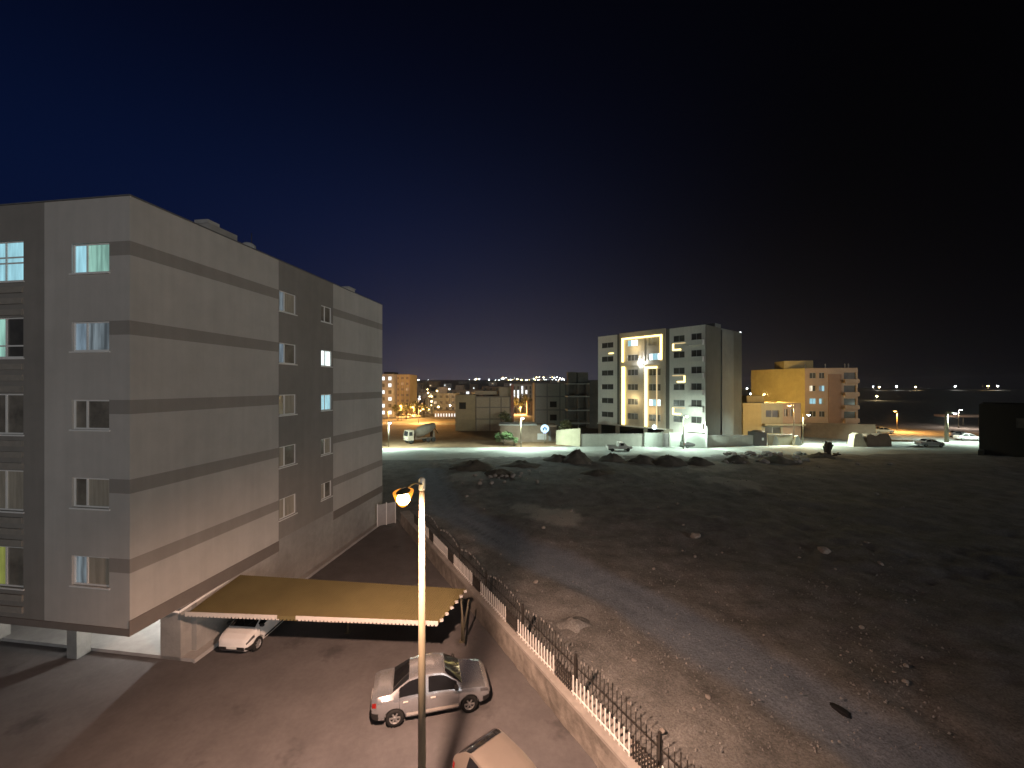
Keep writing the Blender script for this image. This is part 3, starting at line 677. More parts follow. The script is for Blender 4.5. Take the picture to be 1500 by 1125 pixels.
    for s_ in (-1, 1):
        q = MB(); rr = []
        for i in range(7):
            x = x1 - .40 + .36*i/6; rr.append([pt_on(tab, x, 5, a, s_, .010) for a in (-.15, .3, .75)])
        q.quadstrip(rr); q.build('headlight', M['chrome'], t, fix=False)
        q = MB(); rr = []
        for i in range(5):
            x = x0 + .01 + .18*i/4; rr.append([pt_on(tab, x, 5, a, s_, .010) for a in (-.2, .4, .95)])
        q.quadstrip(rr); q.build('tail_light', M['redlens'], t, fix=False)
    if detail:
        for s_ in (-1, 1):
            q = MB(); rr = []
            for i in range(9):
                x = spec['wb'][0] + .40 + (spec['wb'][1]-spec['wb'][0]-.80)*i/8; rr.append([pt_on(tab, x, 1, .8, s_, .012), pt_on(tab, x, 2, .6, s_, .014), pt_on(tab, x, 3, .05, s_, .012)])
            q.quadstrip(rr); q.build('sill', M['trim'] if name == 'parked_sedan' else M['blackplastic'], t, fix=False)
            q = MB()
            for xd in (spec['sw'][0][1]+.06, -.22, spec['sw'][1][0]+.02):
                pa = [[pt_on(tab, xd-.005, i_, a_, s_, .004), pt_on(tab, xd+.005, i_, a_, s_, .004)] for i_, a_ in ((3, 0), (4, 0), (5, 0), (6, 0), (6, .1))]
                q.quadstrip(pa)
            q.build('door_seam', M['blackplastic'], t, fix=False)
            for xd in (.0, -.95):
                p = pt_on(tab, xd, 5, .2, s_, .02); q = MB(); q.box((p.x, p.y, p.z), (.17, .03, .03)); q.build('door_handle', M['trim'] if name == 'parked_sedan' else paint, t)
            p = pt_on(tab, spec['sw'][0][1]-.02, 6, .25, s_, .1); q = MB(); q.lathe([(0, -.10), (.07, -.08), (.08, .02), (.05, .09), (0, .10)], p, 10, 0, 'y'); q.build('mirror', M['blackplastic'], t)
        q = MB(); q.bb(x1+.012, x1+.022, -.24, .24, .40, .50); q.build('number_plate', M['plate'], t)
        q = MB(); q.bb(x0-.024, x0-.012, -.24, .24, .62, .72) if not spec['hatch'] else q.bb(x0-.024, x0-.012, -.24, .24, .5, .6); q.build('number_plate', M['plate'], t)
        q = MB()
        for s_ in (-1, 1): q.tube([(spec['ws'][1]-.02, s_*.05+.15, ring(tab, spec['ws'][1])[9][1]+.03), (spec['ws'][1]-.22, s_*.25+.15, ring(tab, spec['ws'][1]-.22)[9][1]+.035)], .008, 5)
        q.build('wiper', M['blackplastic'], t)
    for wx in spec['wb']:
        for s_ in (-1, 1):
            wr = spec['wr']; yc = s_*(spec['W']-.10)
            wo = bpy.data.objects.new('wheel', None); wo.empty_display_size = .2; COL.objects.link(wo); wo.parent = t; wo.location = (wx, yc, wr)
            q = MB(); q.lathe([(wr*.62, -.09), (wr*.93, -.10), (wr, -.06), (wr, .06), (wr*.93, .10), (wr*.62, .09)], n=28 if detail else 14, axis='y'); q.build('tyre', M['rubber'], wo)
            q = MB(); f_ = .075*s_
            q.lathe([(wr*.64, f_), (wr*.58, f_*.6), (wr*.56, 0)], n=24, axis='y')
            q.lathe([(.0, f_*1.05), (wr*.16, f_*1.0), (wr*.18, f_*.7)], n=14, axis='y')
            for k in range(6):
                a = k*math.pi/3; cth, sth = math.cos(a), math.sin(a)
                m_ = Matrix(((cth, 0, sth), (0, 1, 0), (-sth, 0, cth)))
                q.box((0, f_*.75, 0), (.001, .001, .001)); q.box(tuple(m_ @ Vector((wr*.38, f_*.75, 0))), (wr*.46, .03, wr*.15), 0, 0, m_)
            q.lathe([(wr*.57, f_*.2), (0, f_*.2)], n=20, axis='y', mi=1)
            q.build('rim', [M['rim'], M['blackplastic']], wo)
    return t
def paint(name, col, rough=.28, metal=.0): return mat(name, col, rough, .03, 3, metal=metal, spec=.5, coat=.6)
make_car('parked_sedan', SEDAN, paint('paint_silver', (.62, .64, .67), .27, .82), 'silver four door sedan parked behind the lamp post', 'car', (-3.03, 15.04, 0), R(13.5))
make_car('parked_hatchback', HATCH, paint('paint_white', (.78, .77, .75)), 'small white hatchback with its nose out from under the carport', 'car', (-12.2, 19.22, 0), R(-95))
make_car('parked_hatchback', HATCH_BIG, paint('paint_beige', (.30, .26, .22), .33, .55), 'beige hatchback at the bottom edge, seen from above over its roof', 'car', (.07, 10.78, 0), R(-50))
def gcar(nm, spec, px, py, pc, label, rz, sc=1.0, group=None):
    p = G(px, py); return make_car(nm, spec, pc, label, 'car', (p.x, p.y, .012), rz, group, detail=False)
gcar('parked_hatchback', HATCH_BIG, 1013, 655.5, paint('paint_dark_grey', (.06, .065, .06)), 'dark hatchback parked on the lit road before the white apartment building', R(4))
gcar('parked_sedan', SEDAN, 1362, 654, paint('paint_white_far', (.70, .66, .66)), 'white sedan at the right end of the lit road beside the pale utility pole', R(-8))
gcar('parked_sedan', SEDAN, 1293, 634.5, paint('paint_cream', (.68, .6, .42)), 'cream coloured car on the orange lit side street below the orange lamp', R(-12))
gcar('parked_sedan', SEDAN, 1418, 645, paint('paint_pale', (.45, .43, .42)), 'pale sedan nearest the dark building at the right end of the road', R(-20))
gcar('parked_hatchback', HATCH_BIG, 1407, 641, paint('paint_grey2', (.16, .14, .14)), 'dim grey hatchback just behind the pale sedan beside the dark building', R(-20))
for i, (px, py, c_) in enumerate(((590, 613.5, (.55, .5, .4)), (600, 612.8, (.6, .55, .45)), (609, 612.3, (.4, .36, .3)))):
    gcar('parked_sedan', SEDAN, px, py, paint('paint_town%d' % i, c_), ['leftmost of three cars parked on the orange lit lane below the towers', 'middle of three cars parked on the orange lit lane below the towers', 'rightmost of three cars parked on the orange lit lane below the towers'][i], R(-6 + 5*i))
# pickup on the road
p = G(907, 660.5); pk = thing('pickup_truck', 'grey pickup truck with open bed parked on the lit road', 'pickup', (p.x, p.y, .012), R(3))
pgrey = paint('paint_pickup', (.34, .34, .31), .4)
q = MB(); q.quadstrip([[(x, y, z) for x, z in ((2.2, .45), (2.22, .85), (1.35, 1.0), (1.2, 1.0), (.75, 1.55), (-.2, 1.57), (-.35, 1.0), (-.4, .45))] for y in (-.82, .82)], smooth=False)
for y in (-.82, .82): q.face([(x, y, z) for x, z in ((2.2, .45), (2.22, .85), (1.35, 1.0), (1.2, 1.0), (.75, 1.55), (-.2, 1.57), (-.35, 1.0), (-.4, .45))])
q.build('cab', [pgrey], pk)
q = MB(); q.bb(-2.3, -.42, -.84, -.78, .55, 1.0); q.bb(-2.3, -.42, .78, .84, .55, 1.0); q.bb(-2.3, -2.24, -.78, .78, .55, 1.0); q.bb(-2.3, -.42, -.78, .78, .5, .56); q.build('cargo_bed', pgrey, pk)
q = MB(); q.bb(.0, .6, -.845, -.825, 1.05, 1.48); q.bb(.0, .6, .825, .845, 1.05, 1.48); q.build('side_window', M['carglass'], pk)
q = MB(); q.bb(-.2, .72, -.8, .8, 1.575, 1.61); q.build('roof_panel', M['whitemetal'], pk)
for x in (-1.5, 1.4):
    for y in (-.75, .75):
        q = MB(); q.lathe([(0, -.1), (.2, -.1), (.33, -.08), (.33, .08), (.2, .1), (0, .1)], (x, y, .33), 16, 0, 'y'); q.build('wheel', M['rubber'], pk)
# mixer truck on the brown site
p = G(616, 648); tr = thing('mixer_truck', 'dusty concrete mixer truck with tilted drum on the brown site across the road', 'truck', (p.x, p.y, 0), R(180 + 38))
dusty = mat('dusty_paint', (.42, .36, .28), .8, .15, 1.5, stain=.2); bedm = mat('dusty_bed', (.16, .14, .11), .85, .2, 1.5, stain=.2)
q = MB(); q.quadstrip([[(x, y, z) for x, z in ((2.0, .7), (3.25, .7), (3.3, 1.5), (3.1, 2.75), (2.0, 2.8), (2.0, .7))] for y in (-1.15, 1.15)], smooth=False)
for y in (-1.15, 1.15): q.face([(x, y, z) for x, z in ((2.0, .7), (3.25, .7), (3.3, 1.5), (3.1, 2.75), (2.0, 2.8))])
q.build('cab', dusty, tr)
q = MB(); q.face([(3.305, -1.0, 1.6), (3.305, 1.0, 1.6), (3.14, .95, 2.6), (3.14, -.95, 2.6)]); q.build('windshield', M['carglass'], tr)
for y in (-1.16, 1.16):
    q = MB(); q.bb(2.3, 3.0, y-.006, y+.006, 1.7, 2.5); q.build('side_window', M['carglass'], tr)
    q = MB(); q.bb(3.26, 3.31, y*.75-.15, y*.75+.15, .95, 1.15); q.build('headlight', M['chrome'], tr)
q = MB(); q.bb(-3.2, 2.0, -.5, .5, .75, 1.0); q.build('chassis', M['rust'], tr)
q = MB(); ry = Matrix.Rotation(R(20), 4, 'Y'); q.lathe([(0, 0), (.55, 0), (.7, -.3), (1.05, -1.3), (1.15, -2.6), (1.0, -3.6), (.62, -5.0), (.5, -5.02), (.45, -4.6), (0, -4.5)], n=20, axis='x')
q.v = [tuple(Vector((1.5, 0, 1.75)) + ry @ Vector(v_)) for v_ in q.v]
q.build('drum', bedm, tr)
q = MB(); q.bb(-2.9, -2.6, -.8, .8, 1.0, 2.4); q.bb(1.2, 1.5, -.7, .7, 1.0, 1.5); q.build('drum_stand', M['rust'], tr)
q = MB(); q.quadstrip([[(-3.2, -.35, 2.9), (-3.2, 0, 2.75), (-3.2, .35, 2.9)], [(-4.1, -.25, 1.6), (-4.1, 0, 1.45), (-4.1, .25, 1.6)]]); q.build('chute', M['rust'], tr)
for x in (2.5, -1.3, -2.5):
    for y in (-1.0, 1.0):
        q = MB(); q.lathe([(0, -.15), (.3, -.15), (.5, -.12), (.5, .12), (.3, .15), (0, .15)], (x, y, .5), 16, 0, 'y'); q.build('wheel', M['rubber'], tr)

# ------------------------------------------------------------------ tall white apartment building with LED strips
L0 = Vector((20.97, 96.5, 0)); C0 = Vector((37.6, 77.0, 0)); ud = (C0 - L0).normalized(); FW = (C0 - L0).length
wb = thing('apartment_tower', 'seven storey white apartment building with glowing warm LED strips on its front', 'building', L0, math.atan2(ud.y, ud.x))
HT = 23.9; DP = 18.4
wr = [22.3 - 3.3 * k for k in range(6)]
left_open = [(1.0, 4.4, z - 1.3, z) for z in wr]
mid_open = []; mid_lit = {}
for k, z in enumerate(wr):
    mid_open.append((8.2, 10.9, z - 1.4, z)); mid_open.append((13.5, 16.3, z - 1.5, z))
right_open = [(19.1, 21.5, z - 1.3, z) for z in wr] + [(22.8, 24.9, z - 1.25, z + .1) for z in wr]
def wmat(u, v):
    if v < 3.0: return 1 if u < 19 else 0
    if 5.5 < u < 6.3 or 17.5 < u < 18.3: return 2
    if 6.3 < u < 17.5: return 1 if v < 23.0 else 0
    return 0
gf_open = [(.8, 5.0, .2, 2.6), (6.0, 12.3, .2, 2.6), (13.2, 17.0, .2, 2.7)]
mb = MB(); wall(mb, (0,0,0), (1,0,0), (0,0,1), (0,-1,0), FW, HT, left_open + mid_open + right_open + gf_open, .25, wmat, us=(5.5, 6.3, 17.5, 18.3), vs=(3.0, 23.0))
mb.build('front_wall', [M['white_clad'], M['beige_clad'], M['dark_clad']], wb)
mb = MB()
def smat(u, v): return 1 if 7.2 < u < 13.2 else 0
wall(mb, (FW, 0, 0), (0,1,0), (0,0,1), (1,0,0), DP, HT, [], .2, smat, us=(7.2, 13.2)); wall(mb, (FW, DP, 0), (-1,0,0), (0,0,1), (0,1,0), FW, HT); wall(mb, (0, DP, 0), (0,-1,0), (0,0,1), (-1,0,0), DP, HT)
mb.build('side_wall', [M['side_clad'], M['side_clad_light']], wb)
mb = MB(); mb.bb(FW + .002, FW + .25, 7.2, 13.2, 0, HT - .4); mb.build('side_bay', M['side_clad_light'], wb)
mb = MB(); mb.bb(.05, FW - .05, .05, DP - .05, HT - .9, HT - .7); mb.build('roof', M['roofing'], wb)
mb = MB(); mb.bb(6.3, 17.5, -.30, 0, 22.95, HT + .15); mb.bb(6.3, 6.9, -.30, 0, 2.9, 22.95); mb.bb(16.9, 17.5, -.30, 0, 2.9, 22.95); mb.bb(11.2, 12.7, -.22, 0, 3.0, 22.95); mb.bb(6.9, 16.9, -.22, 0, 16.5, 17.2)
mb.build('portal_frame', M['beige_clad'], wb)
mb = MB(); mb.bb(22.4, FW, -.5, 0, 2.9, 3.2); mb.bb(.0, 17.6, -.35, 0, 2.75, 3.0); mb.build('canopy_slab', M['white_clad'], wb)
for i, z in enumerate(wr):
    mb = MB(); mb.bb(22.5, FW - .3, -.55, 0, z - 2.3, z - 1.25); mb.build('balcony', M['white_clad'], wb)
dk = [M['glass']] * 3
NF = (0, -1, 0)
for k, z in enumerate(wr):
    window(wb, (1.0, 0, z - 1.3), (1,0,0), (0,0,1), NF, 3.4, 1.3, dk, (.5,), .07, .2, M['framegrey'], False)
    window(wb, (19.1, 0, z - 1.3), (1,0,0), (0,0,1), NF, 2.4, 1.3, dk, (.5,), .07, .2, M['framegrey'], False)
    window(wb, (22.8, 0, z - 1.25), (1,0,0), (0,0,1), NF, 2.1, 1.35, dk, (.5,), .07, .2, M['framegrey'], False)
    a = [GLOW_CYAN, GLOW_STRONG, GLOW_STRONG] if k == 0 else dk
    window(wb, (8.2, 0, z - 1.4), (1,0,0), (0,0,1), NF, 2.7, 1.4, a, (.33, .66), .07, .2, M['frame'] if k == 0 else M['framegrey'], False)
    a = [GLOW_STRONG, GLOW_CYAN, GLOW_STRONG] if k in (1, 4) else ([M['curtain']]*3 if k == 0 else dk)
    window(wb, (13.5, 0, z - 1.5), (1,0,0), (0,0,1), NF, 2.8, 1.5, a, (.33, .72), .07, .2, M['frame'] if k in (1, 4) else M['framegrey'], False)
def led(u0, u1, z0, z1, m=None, y=-.36, d=.06):
    q = MB(); q.bb(u0 - .06, u1 + .06, y - d, y, z0, z1 + .06); return q.build('led_strip', m or LED, wb)
led(7.0, 16.8, 22.5, 22.8); led(7.0, 7.45, 17.4, 22.5); led(16.45, 16.8, 17.5, 22.5)
led(7.0, 7.75, 3.1, 16.3); led(12.75, 13.35, 3.1, 15.7, y=-.26); led(12.75, 15.6, 15.7, 16.1, y=-.26)
led(15.5, 15.62, 3.2, 15.6, LED_DIM, -.2)
for k, left in ((0, True), (2, False), (4, True)):
    zt, zb_ = wr[k] - 1.6, wr[k+1] + .25
    led(19.0, 21.6, zt - .1, zt, LED_DIM, -.005); led(19.0 if left else 20.0, 20.7 if left else 21.6, zb_, zb_ + .22, LED, -.005); led(19.0 if left else 21.4, 19.2 if left else 21.6, zb_ + .22, zt - .1, LED if left else LED, -.005)
led(3.2, 4.4, wr[0] - 2.75, wr[0] - 2.6, LED, -.005)
q = MB(); q.lathe([(0, .3), (.16, .28), (.2, 0), (.16, -.2), (0, -.22)], (12.0, -.5, 17.5), 12); q.build('wall_lamp', emit('wall_lamp_white', (.85, .92, 1), 10), wb)
lamp('POINT', 'wall_lamp_light', (12.0, -.9, 17.3), 500, (.85, .92, 1), wb, .15)
q = MB(); q.lathe([(0, -.03), (.5, -.03), (.5, .03), (0, .03)], (15.2, -.6, 3.15), 20, 0, 'y'); q.build('round_light', emit('round_sign_white', (.75, .95, 1), 3.5), wb)
q = MB(); q.bb(FW - 4.5, FW - 1.5, 8, 11, HT - .7, HT + 1.3); q.build('roof_house', M['side_clad_light'], wb)
q = MB(); q.tube([(FW - .2, DP - .3, HT - .7), (FW - .2, DP - .3, HT - .1)], .04, 6); q.lathe([(0, .0), (.22, .12), (.22, .3), (0, .42)], (FW - .2, DP - .3, HT - .15), 10); q.build('roof_lamp', emit('roof_lamp_white', (.9, .95, 1), 3), wb)
# warm LED light reaching the front
lamp('POINT', 'led_light', (10.4, -1.6, 20.3), 300, (1.0, .80, .44), wb, .8); lamp('POINT', 'led_light', (10.2, -1.4, 9.0), 380, (1.0, .80, .44), wb, .8); lamp('POINT', 'led_light', (14.6, -1.4, 6.5), 230, (1.0, .72, .36), wb, .8)

# ------------------------------------------------------------------ general building maker for the rest of the town
def block(name, label, px0, px1, D, ytop, depth, wm, cols, nrows, wz=(1.0, 1.3), lit=(), rz=0.0, group=None, gy=None, sidem=None, litm=None, dark=None, extra=None, margin=.12, first=0.0):
    x0 = (px0 - CX) * D / F; wd = (px1 - px0) * D / F / math.cos(rz); zt = H - (ytop - CY) * D / F
    g0 = min(terrain(x0, D), terrain(x0 + wd, D)) - .1; hgt = zt - g0
    t = thing(name, label, 'building', (x0, D, g0), rz, group)
    ops = []; fl = (hgt - 1.0 - first) / nrows
    cw = wd / cols
    for r_ in range(nrows):
        for c in range(cols):
            z1 = hgt - .9 - r_ * fl; ww = cw * .5
            ops.append((c*cw + cw*.25, c*cw + cw*.25 + ww, max(.3, z1 - wz[1]), z1, r_, c))
    q = MB(); wall(q, (0,0,0), (1,0,0), (0,0,1), (0,-1,0), wd, hgt, [o[:4] for o in ops], .2); q.build('front_wall', wm, t)
    q = MB(); wall(q, (wd,0,0), (0,1,0), (0,0,1), (1,0,0), depth, hgt); wall(q, (wd,depth,0), (-1,0,0), (0,0,1), (0,1,0), wd, hgt); wall(q, (0,depth,0), (0,-1,0), (0,0,1), (-1,0,0), depth, hgt); q.build('side_wall', sidem or wm, t)
    q = MB(); q.bb(.05, wd-.05, .05, depth-.05, hgt-.5, hgt-.35); q.bb(-.08, wd+.08, -.08, .12, hgt+.002, hgt+.12); q.build('roof', M['roofing'], t)
    for o in ops:
        on = (o[4], o[5]) in lit
        m = (litm or GLOW_FARWHITE) if on else (dark or M['glass'])
        f_ = MB(); a, b_, c, d = o[:4]
        for u0, u1, v0, v1 in ((a, b_, c, c+.08), (a, b_, d-.08, d), (a, a+.07, c+.08, d-.08), (b_-.07, b_, c+.08, d-.08), ((a+b_)/2-.03, (a+b_)/2+.03, c+.08, d-.08)): f_.bb(u0, u1, .1, .15, v0, v1)
        f_.face([(a, .16, c), (b_, .16, c), (b_, .16, d), (a, .16, d)], 1)
        f_.build('window', [M['framegrey'], m], t, fix=False)
    if extra: extra(t, wd, hgt, depth)
    return t
def penthouse(u0, u1, h, m, y=2.0):
    def fn(t, wd, hgt, depth):
        q = MB(); q.bb(u0*wd, u1*wd, y, depth*.7, hgt-.35, hgt+h); q.build('roof_house', m, t)
    return fn
# unfinished concrete frame beside the white building
D = 112; x0 = (832 - CX) * D / F
uf = thing('unfinished_building', 'dark unfinished concrete frame with open floors just left of the white building', 'building', (x0, D, 0))
q = MB()
for z in (1.6, 5.2, 9.1, 12.7): q.bb(-.2, 6.0, -.6, 12, z - .32, z)
q.build('floor_slab', mat('brightened_concrete', (.55, .54, .5), .9, .1), uf)  # slab colour lightened in place of light on the floor edges
q = MB()
for x in (.2, 3.0, 5.6):
    for y in (.2, 6, 11.5): q.bb(x-.2, x+.2, y-.2, y+.2, 0, 12.4)
q.build('column', M['concrete_dark'], uf)
q = MB(); q.bb(6.01, 10.5, -.3, 12, 0, 13.6); q.bb(-.1, 6.0, 8.0, 8.2, 0, 12.4); q.build('block_wall', M['concrete_dark'], uf)
q = MB(); q.bb(.2, 2.6, 1, 4, 12.71, 15.9); q.bb(3.0, 5.9, 1, 5, 12.71, 15.8); q.build('roof_house', M['concrete_dark'], uf)
# grey block-filled frame left of it
D = 118; x0 = (783 - CX) * D / F
gb = thing('unplastered_building', 'grey unplastered block building with concrete frame lines, beside the open concrete frame', 'building', (x0, D, 0))
q = MB(); q.bb(.0, 10.1, .05, 11, 0, 12.9); q.build('block_wall', M['greyblocks'], gb)
q = MB()
for x in (.0, 3.6, 7.4, 9.75): q.bb(x, x+.34, -.02, .049, 0, 12.9)
for z in (4.6, 8.6, 12.55): q.bb(0, 10.1, -.05, -.021, z, z+.36)
q.build('concrete_frame', M['concrete_dark'], gb)
q = MB(); q.bb(4.6, 6.6, 0.0, .06, 5.6, 7.3); q.bb(4.6, 6.6, 0, .06, 1.6, 3.4); q.build('window_opening', M['black_wall'], gb)
# clay block building in the middle
D = 105; x0 = (667 - CX) * D / F
bb_ = thing('clay_block_building', 'brown clay block building with dark frame lines and unfinished right edge across the road', 'building', (x0, D, 0))
q = MB(); q.bb(0, 5.4, 0, 10, 0, 9.6); q.build('plastered_wall', mat('brown_plaster', (.30, .215, .12), .9, .12, .8, stain=.2), bb_)
q = MB(); q.bb(5.41, 14.6, .1, 10, 0, 9.2); q.bb(11.6, 15.3, 1.2, 9, 9.2, 11.6); q.bb(5.0, 11.0, 2.5, 9, 9.6, 10.6); q.build('block_wall', M['blocks'], bb_)
q = MB()
for x in (5.3, 9.0, 12.0, 14.4): q.bb(x, x+.3, .0, .099, 0, 9.2)
for z in (3.0, 6.1, 8.9): q.bb(5.3, 14.7, -.04, -.001, z, z+.3)
q.build('concrete_frame', M['rust'], bb_)
q = MB(); q.bb(1.0, 2.8, -.02, .02, 5.8, 7.6); q.build('window_opening', M['black_wall'], bb_)
q = MB(); q.bb(14.75, 15.5, -.2, .6, 0, 12.4); q.build('red_column', mat('red_brick_column', (.25, .10, .07), .9, .15, 2), bb_)
# towers at the left edge
block('grey_tower', 'grey apartment tower with white lit windows peeking out from behind the banded block', 556, 576, 150, 548, 12, M['concrete'], 2, 6, (1.2, 1.5), lit={(0,1),(1,1),(3,1),(5,0),(4,0),(2,0),(0,0),(5,1)}, litm=GLOW_FARWHITE, extra=penthouse(.2, .9, .8, M['black_wall']))
def ribs(t, wd, hgt, depth):
    q = MB()
    for k in range(7): q.bb(wd*k/6.0 - .12, wd*k/6.0 + .12, -.25, -.003, 0, hgt)
    q.build('rib', M['pink'], t)
block('orange_tower', 'orange lit ribbed apartment tower right of the grey tower at the left edge', 578.5, 600, 155, 548.5, 12, M['ochre'], 3, 7, (.8, 1.0), lit={(1,1),(2,2)}, litm=GLOW_FARWARM, extra=ribs)
dimw = M['glass']
block('town_house', 'low brown house at the foot of the orange tower, nearest the orange trees', 602, 622, 195, 583, 10, M['brown_wall'], 3, 2, (1, 1.4), lit={(0,1),(1,2)}, litm=GLOW_FARWARM, group='town houses beyond the brown site')
block('town_house', 'tan flat roofed house with pale roof room left of the clay block building', 633, 668, 175, 576, 11, M['tan_wall'], 4, 3, (1, 1.3), lit={(1,0)}, litm=GLOW_FARWARM, group='town houses beyond the brown site', extra=penthouse(.2, .6, 2.6, M['concrete']))
block('town_house', 'dim brown house with two window rows between the low house and the tan house', 616, 640, 230, 574, 10, M['brown_wall'], 4, 2, (1, 1.4), lit={(0,2),(1,1)}, litm=GLOW_FARWARM, group='town houses beyond the brown site')
block('town_house', 'wide dark house with one bright white window above the clay block building', 662, 708, 205, 571, 12, M['concrete_dark'], 5, 2, (1.2, 1.8), lit={(0,2)}, group='town houses beyond the brown site', extra=penthouse(.1, .35, 2.4, M['concrete_dark']))
block('town_house', 'brown house with a yellowish lit roof room rising behind the clay block building', 706, 750, 250, 566, 12, M['brown_wall'], 5, 3, (1.2, 1.6), lit={(1,3)}, litm=GLOW_FARWARM, group='town houses beyond the brown site')
block('office_block', 'distant block with a grid of bright white windows above the orange lit trees', 750, 780, 225, 563, 12, M['grey_wall'], 5, 5, (1.5, 2.2), lit={(0,2),(1,1),(1,2),(1,3),(2,0),(2,2),(2,1),(1,0)}, group='town houses beyond the brown site')
block('town_house', 'small pale house with white lit windows at the left foot of the unplastered building', 772, 792, 160, 588, 10, M['brown_wall'], 3, 2, (1.4, 1.9), lit={(0,1),(0,2)}, group='town houses beyond the brown site')
block('shop_row', 'row of brightly lit white shop fronts beyond the orange lane', 636, 668, 150, 602, 8, M['concrete_dark'], 8, 1, (1.3, 2.2), lit={(0,i) for i in range(8)}, litm=GLOW_FARWHITE, first=1.2)
# more roofs of the town climbing the far hill
hr = random.Random(4)
desc = ['flat roofed', 'boxy', 'low', 'narrow', 'wide', 'square']
k = 0
for px, D, yt in ((604, 420, 562), (628, 520, 559), (650, 450, 562), (672, 620, 559), (688, 480, 563), (716, 560, 560), (738, 430, 561), (768, 520, 559), (792, 430, 561), (806, 600, 557), (822, 480, 559), (640, 330, 567), (612, 300, 570), (780, 320, 570)):
    block('hill_house', 'small dim house among the far rooftops on the town hillside', px, px + hr.randint(9, 17), D, yt, 10, [M['concrete_dark'], M['brown_wall'], M['concrete']][k % 3], 3, 2, (1.2, 1.8), lit={(hr.randint(0,1), hr.randint(0,2))}, litm=[GLOW_FARWHITE, GLOW_FARWARM][k % 2], group='far houses on the town hillside'); k += 1

# ------------------------------------------------------------------ ochre building on the right with its low wing
D = 104; pc = G(1180, 0.1) if False else None
cx0 = (1179 - CX) * 104 / F
ob = thing('ochre_building', 'four storey ochre and pink apartment building with open balconies, lit by street lamps', 'building', (cx0, 104, 0), R(-12))
wd = 12.0; hh = 16.6; dp = 14.5
ow = [15.4 - 3.35 * k for k in range(4)]
ops = [(1.1, 2.6, z - 1.5, z) for z in ow] + [(3.3, 4.6, z - 1.5, z) for z in ow] + [(8.9, 11.6, z - 1.7, z) for z in ow]
q = MB(); wall(q, (0,0,0), (1,0,0), (0,0,1), (0,-1,0), wd, hh, ops, .3); q.build('front_wall', M['pink'], ob)
q = MB(); wall(q, (wd,0,0), (0,1,0), (0,0,1), (1,0,0), dp, hh); wall(q, (wd,dp,0), (-1,0,0), (0,0,1), (0,1,0), wd, hh); q.build('back_wall', M['pink'], ob)
# left flank fans out so that its long ochre side is seen
q = MB(); q.face([(0,0,0), (0,0,hh), (-8.8, 11.5, hh), (-8.8, 11.5, 0)]); q.face([(-8.8,11.5,0), (-8.8,11.5,hh), (wd,dp,hh), (wd,dp,0)]); q.build('side_wall', M['ochre'], ob)
q = MB(); q.face([(0,0,hh-.4), (wd,0,hh-.4), (wd,dp,hh-.4), (-8.8,11.5,hh-.4)]); q.build('roof', M['roofing'], ob)
q = MB(); q.bb(5.4, 8.3, -.12, -.002, 0, hh-1.6); q.build('stair_bay', mat('brown_stone', (.27, .16, .11), .85, .1, 1), ob)
q = MB(); q.bb(-3.2, 3.8, 4, 10, hh-.4, hh+2.2); q.build('roof_house', M['ochre'], ob)
for x, y in ((.3, .6), (4.9, .5), (9.4, .6), (10.2, .6)):
    q = MB(); q.tube([(x, y, hh-.4), (x, y, hh+.9)], .14, 8); q.lathe([(.22, 0), (.05, .3), (0, .3)], (x, y, hh+.9), 8); q.build('chimney', M['concrete'], ob)
for k, z in enumerate(ow):
    lit_ = k in (1, 2)
    window(ob, (1.1, 0, z-1.5), (1,0,0), (0,0,1), NF, 1.5, 1.5, [GLOW_CYAN, GLOW_CYAN] if k == 2 else ([GLOW_WARM, M['glass']] if k == 1 else dk), (.5,), .07, .2, M['framegrey'], False)
    window(ob, (3.3, 0, z-1.5), (1,0,0), (0,0,1), NF, 1.3, 1.5, [GLOW_CYAN, M['curtain']] if k == 2 else ([GLOW_PALE, GLOW_CYAN] if k == 1 else dk), (.5,), .07, .2, M['framegrey'], False)
    q = MB(); q.bb(8.7, 11.9, -.9, 0, z - 2.75, z - 2.55); q.bb(8.7, 11.9, -.95, -.85, z - 2.55, z - 1.7); q.build('balcony', M['pink'], ob)
    q = MB(); q.face([(8.9, .28, z-1.7), (11.6, .28, z-1.7), (11.6, .28, z), (8.9, .28, z)]); q.build('balcony_door', M['glass'], ob)
# low wing in front
lw = thing('low_house', 'two storey ochre house with blank side and recessed balcony, before the ochre apartment building', 'building', ((1088 - CX) * 92 / F, 92, 0), R(-3))
ops = [(5.2, 8.2, 4.7, 6.3), (9.3, 10.1, 4.9, 6.6), (10.6, 11.3, 4.9, 6.6), (5.0, 8.6, 1.0, 2.4)]
q = MB(); wall(q, (0,0,0), (1,0,0), (0,0,1), (0,-1,0), 13.0, 8.0, ops, .4, lambda u, v: 0 if u < 4.2 else (1 if u < 9 else 2), us=(4.2, 9)); q.build('front_wall', [M['ochre'], M['tan_wall'], M['pink']], lw)
q = MB(); wall(q, (13,0,0), (0,1,0), (0,0,1), (1,0,0), 9, 8); wall(q, (13,9,0), (-1,0,0), (0,0,1), (0,1,0), 13, 8); wall(q, (0,9,0), (0,-1,0), (0,0,1), (-1,0,0), 9, 8); q.build('side_wall', M['ochre'], lw)
q = MB(); q.bb(.05, 12.95, .05, 8.95, 7.5, 7.7); q.build('roof', M['roofing'], lw)
q = MB(); q.bb(2.5, 6.5, 3, 7, 7.7, 9.6); q.build('roof_house', M['ochre'], lw)
q = MB(); q.bb(4.3, 13.3, -1.3, 0, 2.9, 3.25); q.build('balcony_slab', M['tan_wall'], lw)
for a, b_, c, d in ops:
    q = MB(); q.bb(a, b_, .3, .34, c, d); q.bb((a+b_)/2-.04, (a+b_)/2+.04, .25, .3, c, d, 1); q.build('window', [M['glass'], M['frame']], lw)

